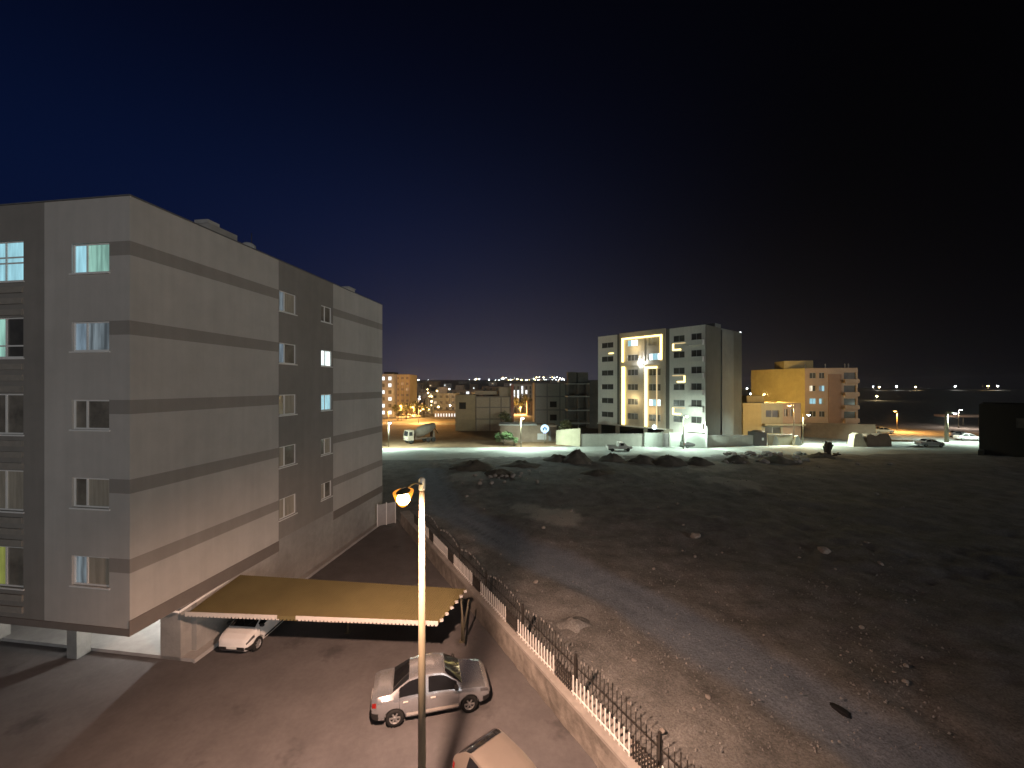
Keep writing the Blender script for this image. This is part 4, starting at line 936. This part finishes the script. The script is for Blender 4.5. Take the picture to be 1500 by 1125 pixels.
# ------------------------------------------------------------------ walls, kiosks and signs along the road
def wall_run(name, label, cat, a, b_, h0, h1, th, m, cap=None):
    a, b_ = Vector(a), Vector(b_); d = b_ - a; ln = d.length
    t = thing(name, label, cat, (a.x, a.y, 0), math.atan2(d.y, d.x))
    q = MB()
    q.v += [(0,-th/2,-.1), (ln,-th/2,-.1), (ln,th/2,-.1), (0,th/2,-.1), (0,-th/2,h0), (ln,-th/2,h1), (ln,th/2,h1), (0,th/2,h0)]
    for f_ in ((0,3,2,1),(4,5,6,7),(0,1,5,4),(1,2,6,5),(2,3,7,6),(3,0,4,7)): q.f.append(f_); q.m.append(0); q.sm.append(False)
    q.build('wall_body', m, t)
    if cap:
        q = MB(); al = math.atan2(h1-h0, ln); mt = Matrix.Rotation(-al, 3, 'Y'); q.box((ln/2, 0, (h0+h1)/2+.05), (ln+.06, th+.1, .1), 0, 0, mt); q.build('coping', cap, t)
    return t
def gx(px, D): return (px - CX) * D / F
wall_run('compound_wall', 'long grey rendered compound wall in front of the white apartment building', 'wall', (gx(851, 78.5), 78.5), (gx(944, 78.2), 78.2), 2.35, 2.45, .25, M['grey_wall'], M['concrete'])
gp = thing('gate_wall', 'pale lit gate wall with dark pedestrian door below the round white light', 'wall', (gx(944, 78), 78, 0))
q = MB(); q.bb(0, 3.4, -.12, .12, 0, 2.75); q.bb(5.05, 7.5, -.12, .12, 0, 2.7); q.build('panel', M['pale_wall'], gp)
q = MB(); q.bb(3.4, 3.65, -.16, .16, 0, 2.9); q.bb(4.8, 5.05, -.16, .16, 0, 2.9); q.build('post', M['grey_wall'], gp)
q = MB(); q.bb(3.65, 4.8, -.05, .05, 0, 2.6); q.build('door', M['concrete_dark'], gp)
cw_ = thing('corner_wall', 'tall pale lit wall panel with white posts at the corner of the white apartment building', 'wall', (gx(1003, 76.2), 76.2, 0), R(0))
q = MB(); q.bb(0.2, 4.0, -.12, .12, 0, 2.7); q.build('panel', M['pale_wall'], cw_)
q = MB(); q.bb(-.05, .19, -.18, .18, 0, 4.2); q.bb(4.01, 4.25, -.18, .18, 0, 4.2); q.bb(0.19, 4.01, -.16, .16, 3.2, 3.5); q.build('post', M['whitemetal'], cw_)
wall_run('compound_wall', 'low grey wall running right from the white building to the dark kiosk', 'wall', (gx(1037, 77.6), 77.6), (gx(1104, 79.5), 79.5), 2.2, 2.0, .25, M['grey_wall'], M['concrete'])
ks = thing('dark_kiosk', 'dark square kiosk with a small white notice at the end of the low grey wall', 'kiosk', (gx(1105, 79), 79, 0))
q = MB(); q.bb(0, 2.5, 0, 2.2, 0, 2.7); q.build('wall', M['iron'], ks)
q = MB(); q.lathe([(1.45, 2.7), (1.4, 2.8), (.9, 3.0), (0, 3.05)], (1.25, 1.1, 0), 4); q.build('roof', M['iron'], ks)
q = MB(); q.bb(1.5, 1.9, -.03, -.002, 1.1, 1.6); q.build('notice', M['plate'], ks)
wall_run('compound_wall', 'short grey wall with posts between the dark kiosk and the street lamp', 'wall', (gx(1125, 79.6), 79.6), (gx(1160, 80.5), 80.5), 2.1, 2.0, .25, M['tan_wall'], M['concrete'])
wall_run('brown_wall', 'long brown wall in front of the ochre apartment building', 'wall', (gx(1162, 95), 95), (gx(1283, 85), 85), 3.2, 3.7, .3, M['brown_wall'])
wall_run('tan_wall', 'tan rendered wall with sloping top left of the grey compound wall', 'wall', (gx(815, 81), 81), (gx(850, 78.4), 78.4), 2.9, 3.6, .3, M['tan_wall'])
sh = thing('site_shed', 'low brown shed with thin pale roof edge behind the street lamp and green shrub', 'shed', (gx(733, 84.5), 84.5, 0))
q = MB(); q.bb(0, 12.0, 0, 5, 0, 3.55); q.build('wall', M['brown_wall'], sh)
q = MB(); q.bb(-.3, 7.8, -.4, 5.2, 3.56, 3.75); q.build('roof', M['concrete'], sh)
q = MB(); q.bb(7.9, 9.8, -.03, -.002, .5, 1.8); q.build('pale_hatch', M['plinth'], sh)
q = MB(); q.bb(10.3, 10.8, -.035, -.002, 0.3, 2.4); q.build('door', M['concrete_dark'], sh)
# lit emblem sign
sg = thing('lit_sign', 'glowing round blue white sign with dark house shaped emblem by the shed', 'sign', (gx(798, 82), 82, 0))
q = MB(); q.tube([(0, 0, 0), (0, 0, 2.3)], .07, 8); q.build('post', M['polemetal'], sg)
q = MB(); q.lathe([(0, -.08), (.86, -.08), (.86, .08), (0, .08)], (0, 0, 3.1), 24, 0, 'y'); q.build('disc', emit('sign_disc', (.55, .85, 1.0), 1.6), sg)
q = MB(); q.bb(-.42, -.12, -.12, -.085, 2.75, 3.1); q.bb(.12, .42, -.12, -.085, 2.75, 3.1); q.face([(-.55, -.1, 3.1), (.55, -.1, 3.1), (0, -.1, 3.55)]); q.build('emblem', mat('sign_emblem', (.02, .06, .12), .6), sg)
q = MB(); q.bb(-.28, .28, -.05, .05, 2.05, 2.28); q.build('lower_plate', emit('sign_plate', (.6, .6, 1.0), .9), sg)
lamp('POINT', 'sign_light', (0, -.6, 3.1), 60, (.6, .85, 1), sg, .3)
# dark building closing the road on the right
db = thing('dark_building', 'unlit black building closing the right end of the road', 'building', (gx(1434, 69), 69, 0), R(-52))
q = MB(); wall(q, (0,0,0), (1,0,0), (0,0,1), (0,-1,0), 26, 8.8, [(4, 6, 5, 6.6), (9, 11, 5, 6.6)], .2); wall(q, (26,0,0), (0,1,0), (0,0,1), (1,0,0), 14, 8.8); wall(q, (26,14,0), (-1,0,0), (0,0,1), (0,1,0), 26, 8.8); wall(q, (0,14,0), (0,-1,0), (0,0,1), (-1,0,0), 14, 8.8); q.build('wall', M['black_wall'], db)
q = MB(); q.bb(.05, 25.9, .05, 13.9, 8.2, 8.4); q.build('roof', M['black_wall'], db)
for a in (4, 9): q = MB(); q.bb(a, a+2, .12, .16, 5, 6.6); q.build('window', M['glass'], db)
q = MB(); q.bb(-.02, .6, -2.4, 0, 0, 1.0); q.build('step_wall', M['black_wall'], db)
# orange lit canopy strip far right
oc = thing('roadside_canopy', 'long thin canopy lit orange, behind the pale utility pole at the right', 'canopy', (gx(1388, 118), 118, 0), R(-2))
q = MB(); q.bb(0, 14, 0, 4, 2.6, 3.3); q.build('roof', M['pink'], oc)
for x in (.5, 5, 9.5, 13.5): q = MB(); q.tube([(x, .5, 0), (x, .5, 2.6)], .1, 8); q.build('post', M['polemetal'], oc)

# ------------------------------------------------------------------ street lamps along the road
COOL = (.79, 1.0, .87); ORG = (1.0, .50, .14)
def road_lamp(label, px, pyb, pyt, col, em, power, armx=.5, D=None, r0=.09, name='street_lamp', group='street lamps along the road', size=.24, spot=None, army=-.4, z0=0):
    D = D or H * F / (pyb - CY); x = gx(px, D); zt = H - (pyt - CY) * D / F - z0
    t = thing(name, label, 'street lamp', (x, D, z0), 0, group)
    q = MB(); q.tube([(0,0,0), (0,0,zt+.15)], [r0, r0*.7], 10); q.build('pole', M['polemetal'], t)
    q = MB(); q.tube([(0,0,zt+.1), (armx*.7, army*.7, zt+.22), (armx, army, zt+.15)], r0*.45, 6); q.build('arm', M['polemetal'], t)
    q = MB(); q.lathe([(0, .16), (size*1.1, .1), (size*1.3, .02), (size*1.3, 0)], (armx, army, zt), 12); lh_ = q.build('lamp_head', M['polemetal'], t)
    q = MB(); q.lathe([(size*1.25, 0), (size*1.15, -.1), (size*.7, -.2), (0, -.24)], (armx, army, zt), 12); q.build('bowl', em, lh_)
    if power:
        if group == 'street lamps along the road' or name == 'utility_pole':
            lamp('SPOT', 'lamp_light', (armx, army, zt-.3), power * .45, col, t, .12, R(150), .6, (R(6), 0, 0)); lamp('POINT', 'lamp_spill', (armx, army, zt-.32), power * (.36 if px < 900 else .18 if px < 1100 else .05), col, t, .12)
            for sg_ in (-1, 1): lamp('SPOT', 'lamp_side_light', (armx, army, zt-.3), power * 1.5, col, t, .12, R(64), .9, (R(3), sg_ * R(64), 0))
        elif spot is None and group != 'orange town lamps': lamp('SPOT', 'lamp_light', (armx, army, zt-.3), power, col, t, .2, R(166), .25)
        else: lamp('POINT', 'lamp_light', (armx, army-.2, zt-.5), power, col, t, .2)
    return t
EC = emit('bowl_cool', (.85, 1.0, .95), 14); EO = emit('bowl_orange', (1.0, .55, .16), 16); EW = emit('bowl_white', (.95, .97, 1.0), 14)
road_lamp('white street lamp on the left of the lit road, its pole against the banded block', 569.5, 655, 619, COOL, EC, 9200, .3)
road_lamp('white street lamp between the green shrub and the round lit sign', 763, 656, 612, COOL, EC, 10000, .3)
road_lamp('white street lamp in front of the white apartment building', 1001, 657.5, 609, COOL, EC, 7800, .5)
road_lamp('white street lamp in front of the ochre building beside the brown wall', 1176, 651, 607, COOL, EC, 11000, .9)
road_lamp('orange street lamp on the dark side street above the cream car', 1314, 632, 602, ORG, EO, 13000, -.9, group='orange street lamps')
road_lamp('orange lamp on a thin pole before the low ochre house', 1163, 652, 594, (1.0, .62, .22), EO, 3600, -.3, r0=.06, group='orange street lamps', spot=False, army=.9)
road_lamp('pale pink street lamp farther back, right of the pale utility pole', 1404, 640, 600, (1.0, .75, .6), EW, 3500, .2, D=112, group='orange street lamps')
up = road_lamp('thick pale utility pole with a white lamp at the right end of the road', 1386.5, 647.5, 605, COOL, EW, 16000, 1.35, r0=.36, name='utility_pole', group=None)
road_lamp('orange lamp post on the lane near the foot of the grey tower', 569, 628, 603, ORG, EO, 2600, .2, D=128, group='orange town lamps')
road_lamp('orange lamp post just right of the orange tower', 588, 620, 594, ORG, EO, 5500, -.2, D=138, group='orange town lamps')
road_lamp('orange lamp post among the orange lit trees', 606, 616, 596, ORG, EO, 6500, -.2, D=146, group='orange town lamps')
road_lamp('orange lamp post on a double pole right of the orange lit trees', 613, 624, 599, ORG, EO, 13000, 1.6, D=127, group='orange town lamps')
road_lamp('orange lamp below the white windowed distant block', 762, 606, 596, ORG, EO, 16000, .2, D=165, group='orange town lamps')
road_lamp('orange lamp beside the small pale house with white windows', 772, 604, 589, ORG, EO, 12000, .2, D=170, group='orange town lamps')
road_lamp('added orange lamp behind the low ochre house, lighting the ochre building flank', 1118, 610, 577, (1.0, .66, .2), EO, 6000, .0, D=101, group='orange street lamps', spot=False)  # added lamp with no visible source, brightens the ochre flank
# far lamps on the right-hand plain
FL_ = [(1279, 566, 'w'), (1288, 567, 'y'), (1313, 566, 'w'), (1341, 567, 'y'), (1399, 566, 'w'), (1447, 565.5, 'y'), (1461, 565.5, 'w')]
EFY = emit('far_lamp_yellow', (1.0, .72, .30), 30, sample=False); EFW = emit('far_lamp_white', (.85, .93, 1.0), 30, sample=False)
lrng = random.Random(8)
def far_lamp(label, px, py, D, kind, rad, group, pole=True, ground=None):
    rad *= 1.25
    x = gx(px, D); z = H - (py - CY) * D / F; g0 = terrain(x, D) if ground is None else ground
    t = thing('far_street_lamp', label, 'street lamp', (x, D, g0), 0, group); q = MB(); h = z - g0
    q.tube([(0, 0, 0), (0, 0, max(.5, h))], .12 if D > 400 else .07, 6); q.build('pole', M['polemetal'], t)
    q = MB(); q.lathe([(0, rad*.8), (rad*.9, rad*.4), (rad, 0), (rad*.8, -rad*.5), (0, -rad*.8)], (0, -.3, max(.5, h)), 8); q.build('lamp_head', EFY if kind == 'y' else EFW, t)
    return t, h
fnames = ['tiny white lamp first in the row on the far right plain', 'yellow lamp second in the far row, above another yellow lamp', 'white lamp third in the row on the far right plain', 'yellow lamp fourth in the row on the far right plain', 'lone white lamp above the pale utility pole on the far plain', 'yellow lamp of the far pair at the right end', 'last white lamp at the right end of the far row']
for (px, py, kd), lb in zip(FL_, fnames):
    t, h = far_lamp(lb, px, py, 680, kd, 1.0 if px != 1279 else .5, 'far lamps on the right plain', ground=3.9)
    lamp('SPOT', 'far_light', (0, -1.5, h - 1), 14000, (1, .8, .5) if kd == 'y' else (.9, .95, 1), t, .5, R(150), .4)
t, h = far_lamp('yellow lamp closer than the far row, just below its second lamp', 1284, 580.5, 320, 'y', .55, 'far lamps on the right plain')
lamp('POINT', 'far_light', (0, -1, h - .6), 2500, (1, .75, .4), t, .4)
for px, py, kd, rad, lb in ((1094, 569, 'w', .6, 'small white lamp close right of the white apartment building'), (1100, 577, 'w', 1.0, 'bright white lamp cluster light right of the white apartment building'), (1106, 581, 'y', .7, 'yellow lamp right of the bright white lamp beside the white building'), (1114, 569, 'w', .8, 'white lamp just left of the ochre building top'), (1090, 582, 'w', .7, 'lowest white lamp touching the white building edge')):
    far_lamp(lb, px, py, 330, kd, rad * .75, 'lamps between the two apartment buildings')
# skyline of tiny lamps over the town
for i in range(64):
    if i < 7: px = lrng.uniform(600, 628); py = lrng.uniform(556, 559)
    elif i < 12: px = lrng.uniform(678, 712); py = lrng.uniform(555, 558)
    elif i < 36: px = lrng.uniform(716, 800); py = lrng.uniform(553, 558.5)
    else: px = lrng.uniform(785, 833); py = lrng.uniform(551.5, 558)
    kd = 'y' if lrng.random() < .35 else 'w'
    far_lamp('tiny yellow lamp in the far city skyline' if kd == 'y' else 'tiny white lamp in the far city skyline', px, py, 800 + lrng.uniform(-40, 40), kd, lrng.choice([.28, .36, .48, .8]), 'yellow skyline lamps' if kd == 'y' else 'white skyline lamps')
# warm and white lights between the houses of the town
for i in range(46):
    px = lrng.uniform(600, 664); py = lrng.uniform(570, 606); kd = 'y' if lrng.random() < .6 else 'w'
    far_lamp('small yellow lamp among the town houses' if kd == 'y' else 'small white lamp among the town houses', px, py, 215 + lrng.uniform(-50, 40), kd, lrng.choice([.16, .22, .3, .42]), 'yellow lamps among the town houses' if kd == 'y' else 'white lamps among the town houses')

# ------------------------------------------------------------------ plants
def leafy(name, label, cat, loc, rad, hgt, n, leafm, trunk_h=.6, size=.14, seed=1, group=None, lobes=5):
    r_ = random.Random(seed); t = thing(name, label, cat, loc, r_.uniform(0, 6), group)
    q = MB(); top = Vector((r_.uniform(-.1,.1)*rad, r_.uniform(-.1,.1)*rad, hgt*.75))
    q.tube([(0,0,-.05), (0,0,trunk_h), top], [.06*hgt*.5, .05*hgt*.5, .015], 7)
    for k in range(5):
        a = k*1.26 + r_.uniform(-.3,.3); q.tube([(0,0,trunk_h*.7), (math.cos(a)*rad*.35, math.sin(a)*rad*.35, hgt*.5), (math.cos(a)*rad*.65, math.sin(a)*rad*.65, hgt*.72)], [.03*hgt*.4, .02*hgt*.4, .008], 5)
    q.build('trunk', M['bark'], t)
    q = MB(); cs = [(Vector((r_.uniform(-.6,.6)*rad, r_.uniform(-.6,.6)*rad, trunk_h + (hgt-trunk_h)*r_.uniform(.25,.85))), r_.uniform(.3,.55)*rad) for _ in range(lobes)]
    for i in range(n):
        c, cr = r_.choice(cs); d = Vector((r_.gauss(0,1), r_.gauss(0,1), r_.gauss(0,.8))).normalized() * cr * r_.uniform(.5, 1.08); p = c + d
        if p.z < .1: continue
        u = Vector((r_.gauss(0,1), r_.gauss(0,1), r_.gauss(0,.6))).normalized(); v = u.orthogonal().normalized(); s_ = size * r_.uniform(.6, 1.4)
        q.face([p - u*s_, p + v*s_*.45, p + u*s_, p - v*s_*.45])
    q.build('crown', leafm, t, fix=False); return t
leafy('green_shrub', 'bright green spreading shrub lit by the street lamp on the brown site', 'shrub', (gx(737, 79.5), 79.5, 0), 2.0, 2.5, 1500, M['leaf'], .4, .16, 3)
leafy('green_shrub', 'slim green shrub right beside the white street lamp pole', 'shrub', (gx(753, 79.2), 79.2, 0), .8, 1.9, 500, M['leaf'], .3, .13, 4)
leafy('scrub_bush', 'dark scrubby bush behind the tan wall by the unfinished building', 'shrub', (gx(826, 84), 84, 0), 2.4, 4.6, 1100, M['leaf_dull'], 1.2, .22, 6)
leafy('scrub_bush', 'dusty bush right of the mixer truck against the clay block building', 'shrub', (gx(740, 100), 100, 0), 2.2, 5.5, 900, M['leaf_dull'], 1.4, .25, 16)
for i, (px, D, hg) in enumerate(((583, 136, 5.0), (595, 141, 6.0), (603, 148, 5.6), (610, 152, 6.4), (621, 150, 5.0), (757, 172, 8.0), (767, 178, 8.5), (776, 176, 7.0))):
    leafy('town_tree', ['orange lit tree at the foot of the grey tower', 'orange lit tree at the foot of the orange tower', 'orange lit tree second right of the orange tower', 'tallest orange lit tree right of the orange tower', 'orange lit tree left of the white shop fronts', 'orange lit tree left of those below the white windowed block', 'orange lit tree in the middle below the white windowed block', 'orange lit tree beside the small pale house'][i], 'tree', (gx(px, D), D, 0), hg*.36, hg, 700, M['leaf_dull'], hg*.3, .3, 30+i, 'orange lit town trees')
# dark stump with debris at the roadside
p = G(1212, 668); st = thing('tree_stump', 'dark broken tree stump with debris around it, silhouetted against the lit road', 'tree stump', (p.x, p.y, 0))
q = MB(); sr = random.Random(12)
q.tube([(0,0,-.1), (.08,0,.7), (.25,.1,1.5), (.55,.1,2.3)], [.62, .42, .44, .22], 9); q.tube([(-.05,0,.6), (-.3,.1,1.5), (-.2,0,2.5)], [.40, .34, .16], 8); q.tube([(.2,0,.9), (.7,.1,1.6), (1.05,0,2.0)], [.3, .24, .08], 7)
for k in range(34):
    a_ = sr.uniform(0, 6.28); z0 = sr.uniform(.5, 2.2); l_ = sr.uniform(.5, 1.2); d_ = Vector((math.cos(a_), math.sin(a_)*.6, sr.uniform(-.2, 1.2))).normalized()
    p0 = Vector((sr.uniform(-.3, .5), sr.uniform(-.2, .2), z0)); q.tube([p0, p0 + d_*l_*.5 + Vector((0, 0, .05)), p0 + d_*l_], [.07, .045, .012], 5)
q.build('trunk', M['bark'], st)
for k in range(9):
    q = MB(); a_ = sr.uniform(2.2, 4.4) if k < 6 else sr.uniform(-.6, .6); c = Vector((math.cos(a_)*sr.uniform(.9, 1.9), -sr.uniform(.1, .6), sr.uniform(.15, .55)))
    q.box(tuple(c), (sr.uniform(.5, 1.2), sr.uniform(.2, .5), sr.uniform(.06, .2)), 0, 0, Matrix.Rotation(sr.uniform(-.7, .7), 3, 'Y') @ Matrix.Rotation(sr.uniform(0, 3), 3, 'Z'))
    q.build('debris', M['rust'] if k % 2 else M['bark'], st)

# ------------------------------------------------------------------ heaps and stones on the vacant lot
def heap(label, px, pyb, wpx, hpx, seed, m=None, name='dirt_heap', cat='heap', flat=1.0, group=None):
    p = G(px, pyb); s_ = p.y / F; rad = wpx * s_ / 2; hg = hpx * s_ * .78
    t_ = MB(); n = 22; r_ = random.Random(seed); rows_ = []
    for i in range(9):
        u = i / 8; row = []
        for j in range(n):
            a = 2*math.pi*j/n; nz = noise.fractal(Vector((math.cos(a)*1.6+seed*7, math.sin(a)*1.6, u*2.2)), 1, 2, 4)
            rr = rad * u * (1 + .25*nz); z = hg * (1 - u ** 1.25) * (1 + .35*nz) if u > 0 else hg * .97
            row.append((rr*math.cos(a), rr*math.sin(a)*.8, z - .12*u))
        row.append(row[0]); rows_.append(row)
    t_.quadstrip(rows_); o = t_.build(name, m or M['dirt_heap']); o.location = (p.x, p.y + rad*.5, 0); tag(o, label, cat, group); return o
for a in (('tallest pointed dark dirt heap on the near edge of the lit road', 848, 680, 52, 26), ('lower dirt heap leaning against the left of the tallest heap', 818, 678, 50, 13), ('dark dirt heap before the grey pickup truck', 900, 678, 46, 15),
          ('broad dirt heap right of the pickup, before the gate wall', 946, 680, 52, 14), ('wide dark dirt heap below the dark hatchback', 985, 682, 62, 16), ('dirt heap right of the dark hatchback along the road edge', 1030, 682, 50, 13), ('low soil heap in front of the low grey wall', 1085, 680, 46, 14),
          ('soil heap at the right end of the rubble line', 1150, 681, 60, 14), ('flat soil heap at the left end of the lot near the road', 690, 690, 90, 14), ('rounded soil heap left of the middle of the lot edge', 765, 686, 70, 10), ('soil heap under the dark tree stump', 1212, 672, 44, 9),
          ('small round pale heap on the lot beside the picket fence', 845, 930, 74, 17), ('low stony heap left on the lot edge below the pale road', 730, 700, 60, 12), ('low ragged heap right of the fork in the lot', 880, 700, 70, 10)):
    heap(a[0], *a[1:], seed=len(a[0]) + a[1] % 17, m=gm if 'small round' in a[0] else None)
gq = MB(); grr = random.Random(77)
for i in range(9000):
    px, py = grr.uniform(560, 1400), 672 + 440 * grr.random() ** 1.0; p = G(px, py)
    if lot_mask(p.x, p.y) < .7: continue
    k_ = noise.noise(Vector((p.x*.25, p.y*.25, 9)))
    dt = polydist(p.xy, track)
    if grr.random() > (.34 + .7 * k_ if dt > 1.8 else .14): continue
    s_ = grr.choice([.012, .015, .018, .022, .028, .045]) * (1.0 + p.y * .02); c = Vector((p.x, p.y, .16 + .22 * noise.fractal(Vector((p.x*.16, p.y*.16, 0)), 1.0, 2.0, 6) + .02))
    a_ = grr.uniform(0, 6); u = Vector((math.cos(a_), math.sin(a_), grr.uniform(-.2, .2))) * s_; v_ = Vector((-math.sin(a_), math.cos(a_), 0)) * s_ * grr.uniform(.5, .9); t_ = c + Vector((0, 0, s_ * .6))
    for e0, e1 in ((u, v_), (v_, -u), (-u, -v_), (-v_, u)): gq.face([c + e0 - Vector((0, 0, .03)), c + e1 - Vector((0, 0, .03)), t_])
tag(gq.build('gravel', mat('pebble_stone', (.25, .245, .235), .9, .35, 3), fix=False), 'loose pebbles and gravel strewn over the dirt lot', 'gravel', kind='stuff')
def chunk_mesh(seed, m, flat=.7):
    q = MB(); r_ = random.Random(seed); bm = bmesh.new(); bmesh.ops.create_icosphere(bm, subdivisions=2, radius=1)
    for v in bm.verts:
        k = 1 + .38*noise.noise(v.co*1.3 + Vector((seed*3.1, 0, 0))) + .15*noise.noise(v.co*3 + Vector((0, seed, 0))); v.co *= k; v.co.z *= flat
    me_ = bpy.data.meshes.new('stone'); bm.to_mesh(me_); bm.free(); me_.materials.append(m); return me_
cm = [chunk_mesh(i, M['rock'], .6 + .1*(i % 3)) for i in range(6)]
def stone_at(x, y, s_, label, group, name='stone', z=0.0, i=0):
    o = bpy.data.objects.new(name, cm[i % 6]); COL.objects.link(o); o.location = (x, y, z + s_*.25); o.scale = (s_, s_*rng.uniform(.7, 1.1), s_*rng.uniform(.7, 1)); o.rotation_euler = (rng.uniform(-.3,.3), rng.uniform(-.3,.3), rng.uniform(0, 6)); return tag(o, label, 'stone', group)
cnt = 0
while cnt < 90:
    px, py = rng.uniform(650, 1330), 680 + 400 * rng.random() ** 1.6; p = G(px, py)
    if lot_mask(p.x, p.y) < .95 or polydist(p.xy, track) < 2.0: continue
    stone_at(p.x, p.y, rng.choice([.06, .07, .08, .10, .13, .2]) * (1 if p.y > 25 else .55), 'small pale stone lying loose on the dirt lot', 'loose stones on the dirt lot', 'stone', .2, cnt); cnt += 1
for i in range(46):
    p = G(rng.uniform(1060, 1180), rng.uniform(664, 680)); stone_at(p.x, p.y, rng.uniform(.22, .7), 'pale broken rubble chunk in the rubble line at the road edge', 'rubble chunks along the road edge', 'rubble_chunk', rng.uniform(.0, .22), i)
for i in range(22):
    p = G(rng.uniform(690, 800), rng.uniform(690, 712)); stone_at(p.x, p.y, rng.uniform(.12, .38), 'rubble chunk among the low heaps at the left of the lot', 'rubble chunks at the left of the lot', 'rubble_chunk', .25, i)
o = stone_at(G(918, 794).x - .0, G(918, 794).y, .01, 'x', None); bpy.data.objects.remove(o)
for px, py, s_, lb in ((1018, 790, .42, 'larger pale stone in the middle of the dirt lot'), (785, 858, .16, 'white stone on the lot just behind the iron fence'), (1207, 812, .35, 'dim pale stone far out on the dark right of the lot'), (1256, 682, .30, 'pale stone just below the stump on the dark lot edge'), (1303, 682.5, .32, 'bright white stone on the dark lot right of the stump')):
    p = G(px, py); stone_at(p.x, p.y, s_, lb, None, z=.2)
o = stone_at(*G(1232, 1046).xy, .26, 'flat black rag lying on the dirt track', None, 'dark_rag', .06); o['category'] = 'rag'; m_ = o.data.copy(); m_.materials[0] = M['rock_dark']; o.data = m_; o.scale = (.34, .22, .12)
# pale concrete block and brown boulder-like heap by the brown wall
def wedge(name, label, px, py, pts, dpt, m):
    p = G(px, py); q = MB()
    fr_ = [(x, -dpt/2*(1 + .15*(z < .3)), z) for x, z in pts]; bk = [(x*.9 + .1, dpt/2, z*.97) for x, z in pts]
    q.face(fr_); q.face(list(reversed(bk)))
    for i in range(len(pts)):
        j = (i+1) % len(pts); q.face([fr_[j], fr_[i], bk[i], bk[j]])
    o = q.build(name, m); o.location = (p.x, p.y, 0); return tag(o, label, 'rubble')
wedge('concrete_chunk', 'pale tapering concrete chunk standing before the brown wall', 1254, 653.5, [(-1.3, 0), (1.35, 0), (.95, 1.2), (.45, 2.5), (-.2, 2.65), (-.9, 2.3), (-1.15, 1.1)], 1.6, M['tan_wall'])
wedge('earth_block', 'brown earth block right of the pale concrete chunk', 1281, 653, [(-2.4, 0), (2.5, 0), (2.4, 1.6), (1.9, 2.6), (.2, 2.5), (-.6, 2.0), (-1.6, 2.5), (-2.3, 2.3)], 1.8, M['brown_wall'])
for px, wv, lb in ((1134, .9, 'pale leaning concrete wedge in front of the short grey wall'), (1166, 1.0, 'pale leaning concrete wedge below the street lamp by the brown wall')):
    wedge('concrete_chunk', lb, px, 652, [(-wv*.7, 0), (wv, 0), (wv*.2, 2.0), (-.2*wv, 1.8)], .8, M['pale_wall'])

# ------------------------------------------------------------------ night haze
HAZE = .0002
if HAZE:
    q = MB(); q.bb(-1420, 1420, -60, 1560, -2, 42); hz = q.build('haze', mat('haze_tmp', (1, 1, 1))); tag(hz, kind='stuff')
    hm = bpy.data.materials.new('haze_air'); hm.use_nodes = True; hn = hm.node_tree; hn.nodes.remove(hn.nodes['Principled BSDF'])
    pv = hn.nodes.new('ShaderNodeVolumePrincipled'); pv.inputs['Density'].default_value = HAZE; pv.inputs['Color'].default_value = (.9, .9, .92, 1); pv.inputs['Anisotropy'].default_value = .78
    hn.links.new(pv.outputs[0], hn.nodes['Material Output'].inputs['Volume']); hz.data.materials[0] = hm

# ------------------------------------------------------------------ render settings
scene.view_settings.view_transform = 'Standard'; scene.view_settings.look = 'None'; scene.view_settings.exposure = 0; scene.view_settings.gamma = 1
scene.cycles.use_denoising = True; scene.cycles.use_light_tree = True; scene.cycles.sample_clamp_indirect = 4; scene.cycles.max_bounces = 6; scene.cycles.use_adaptive_sampling = True
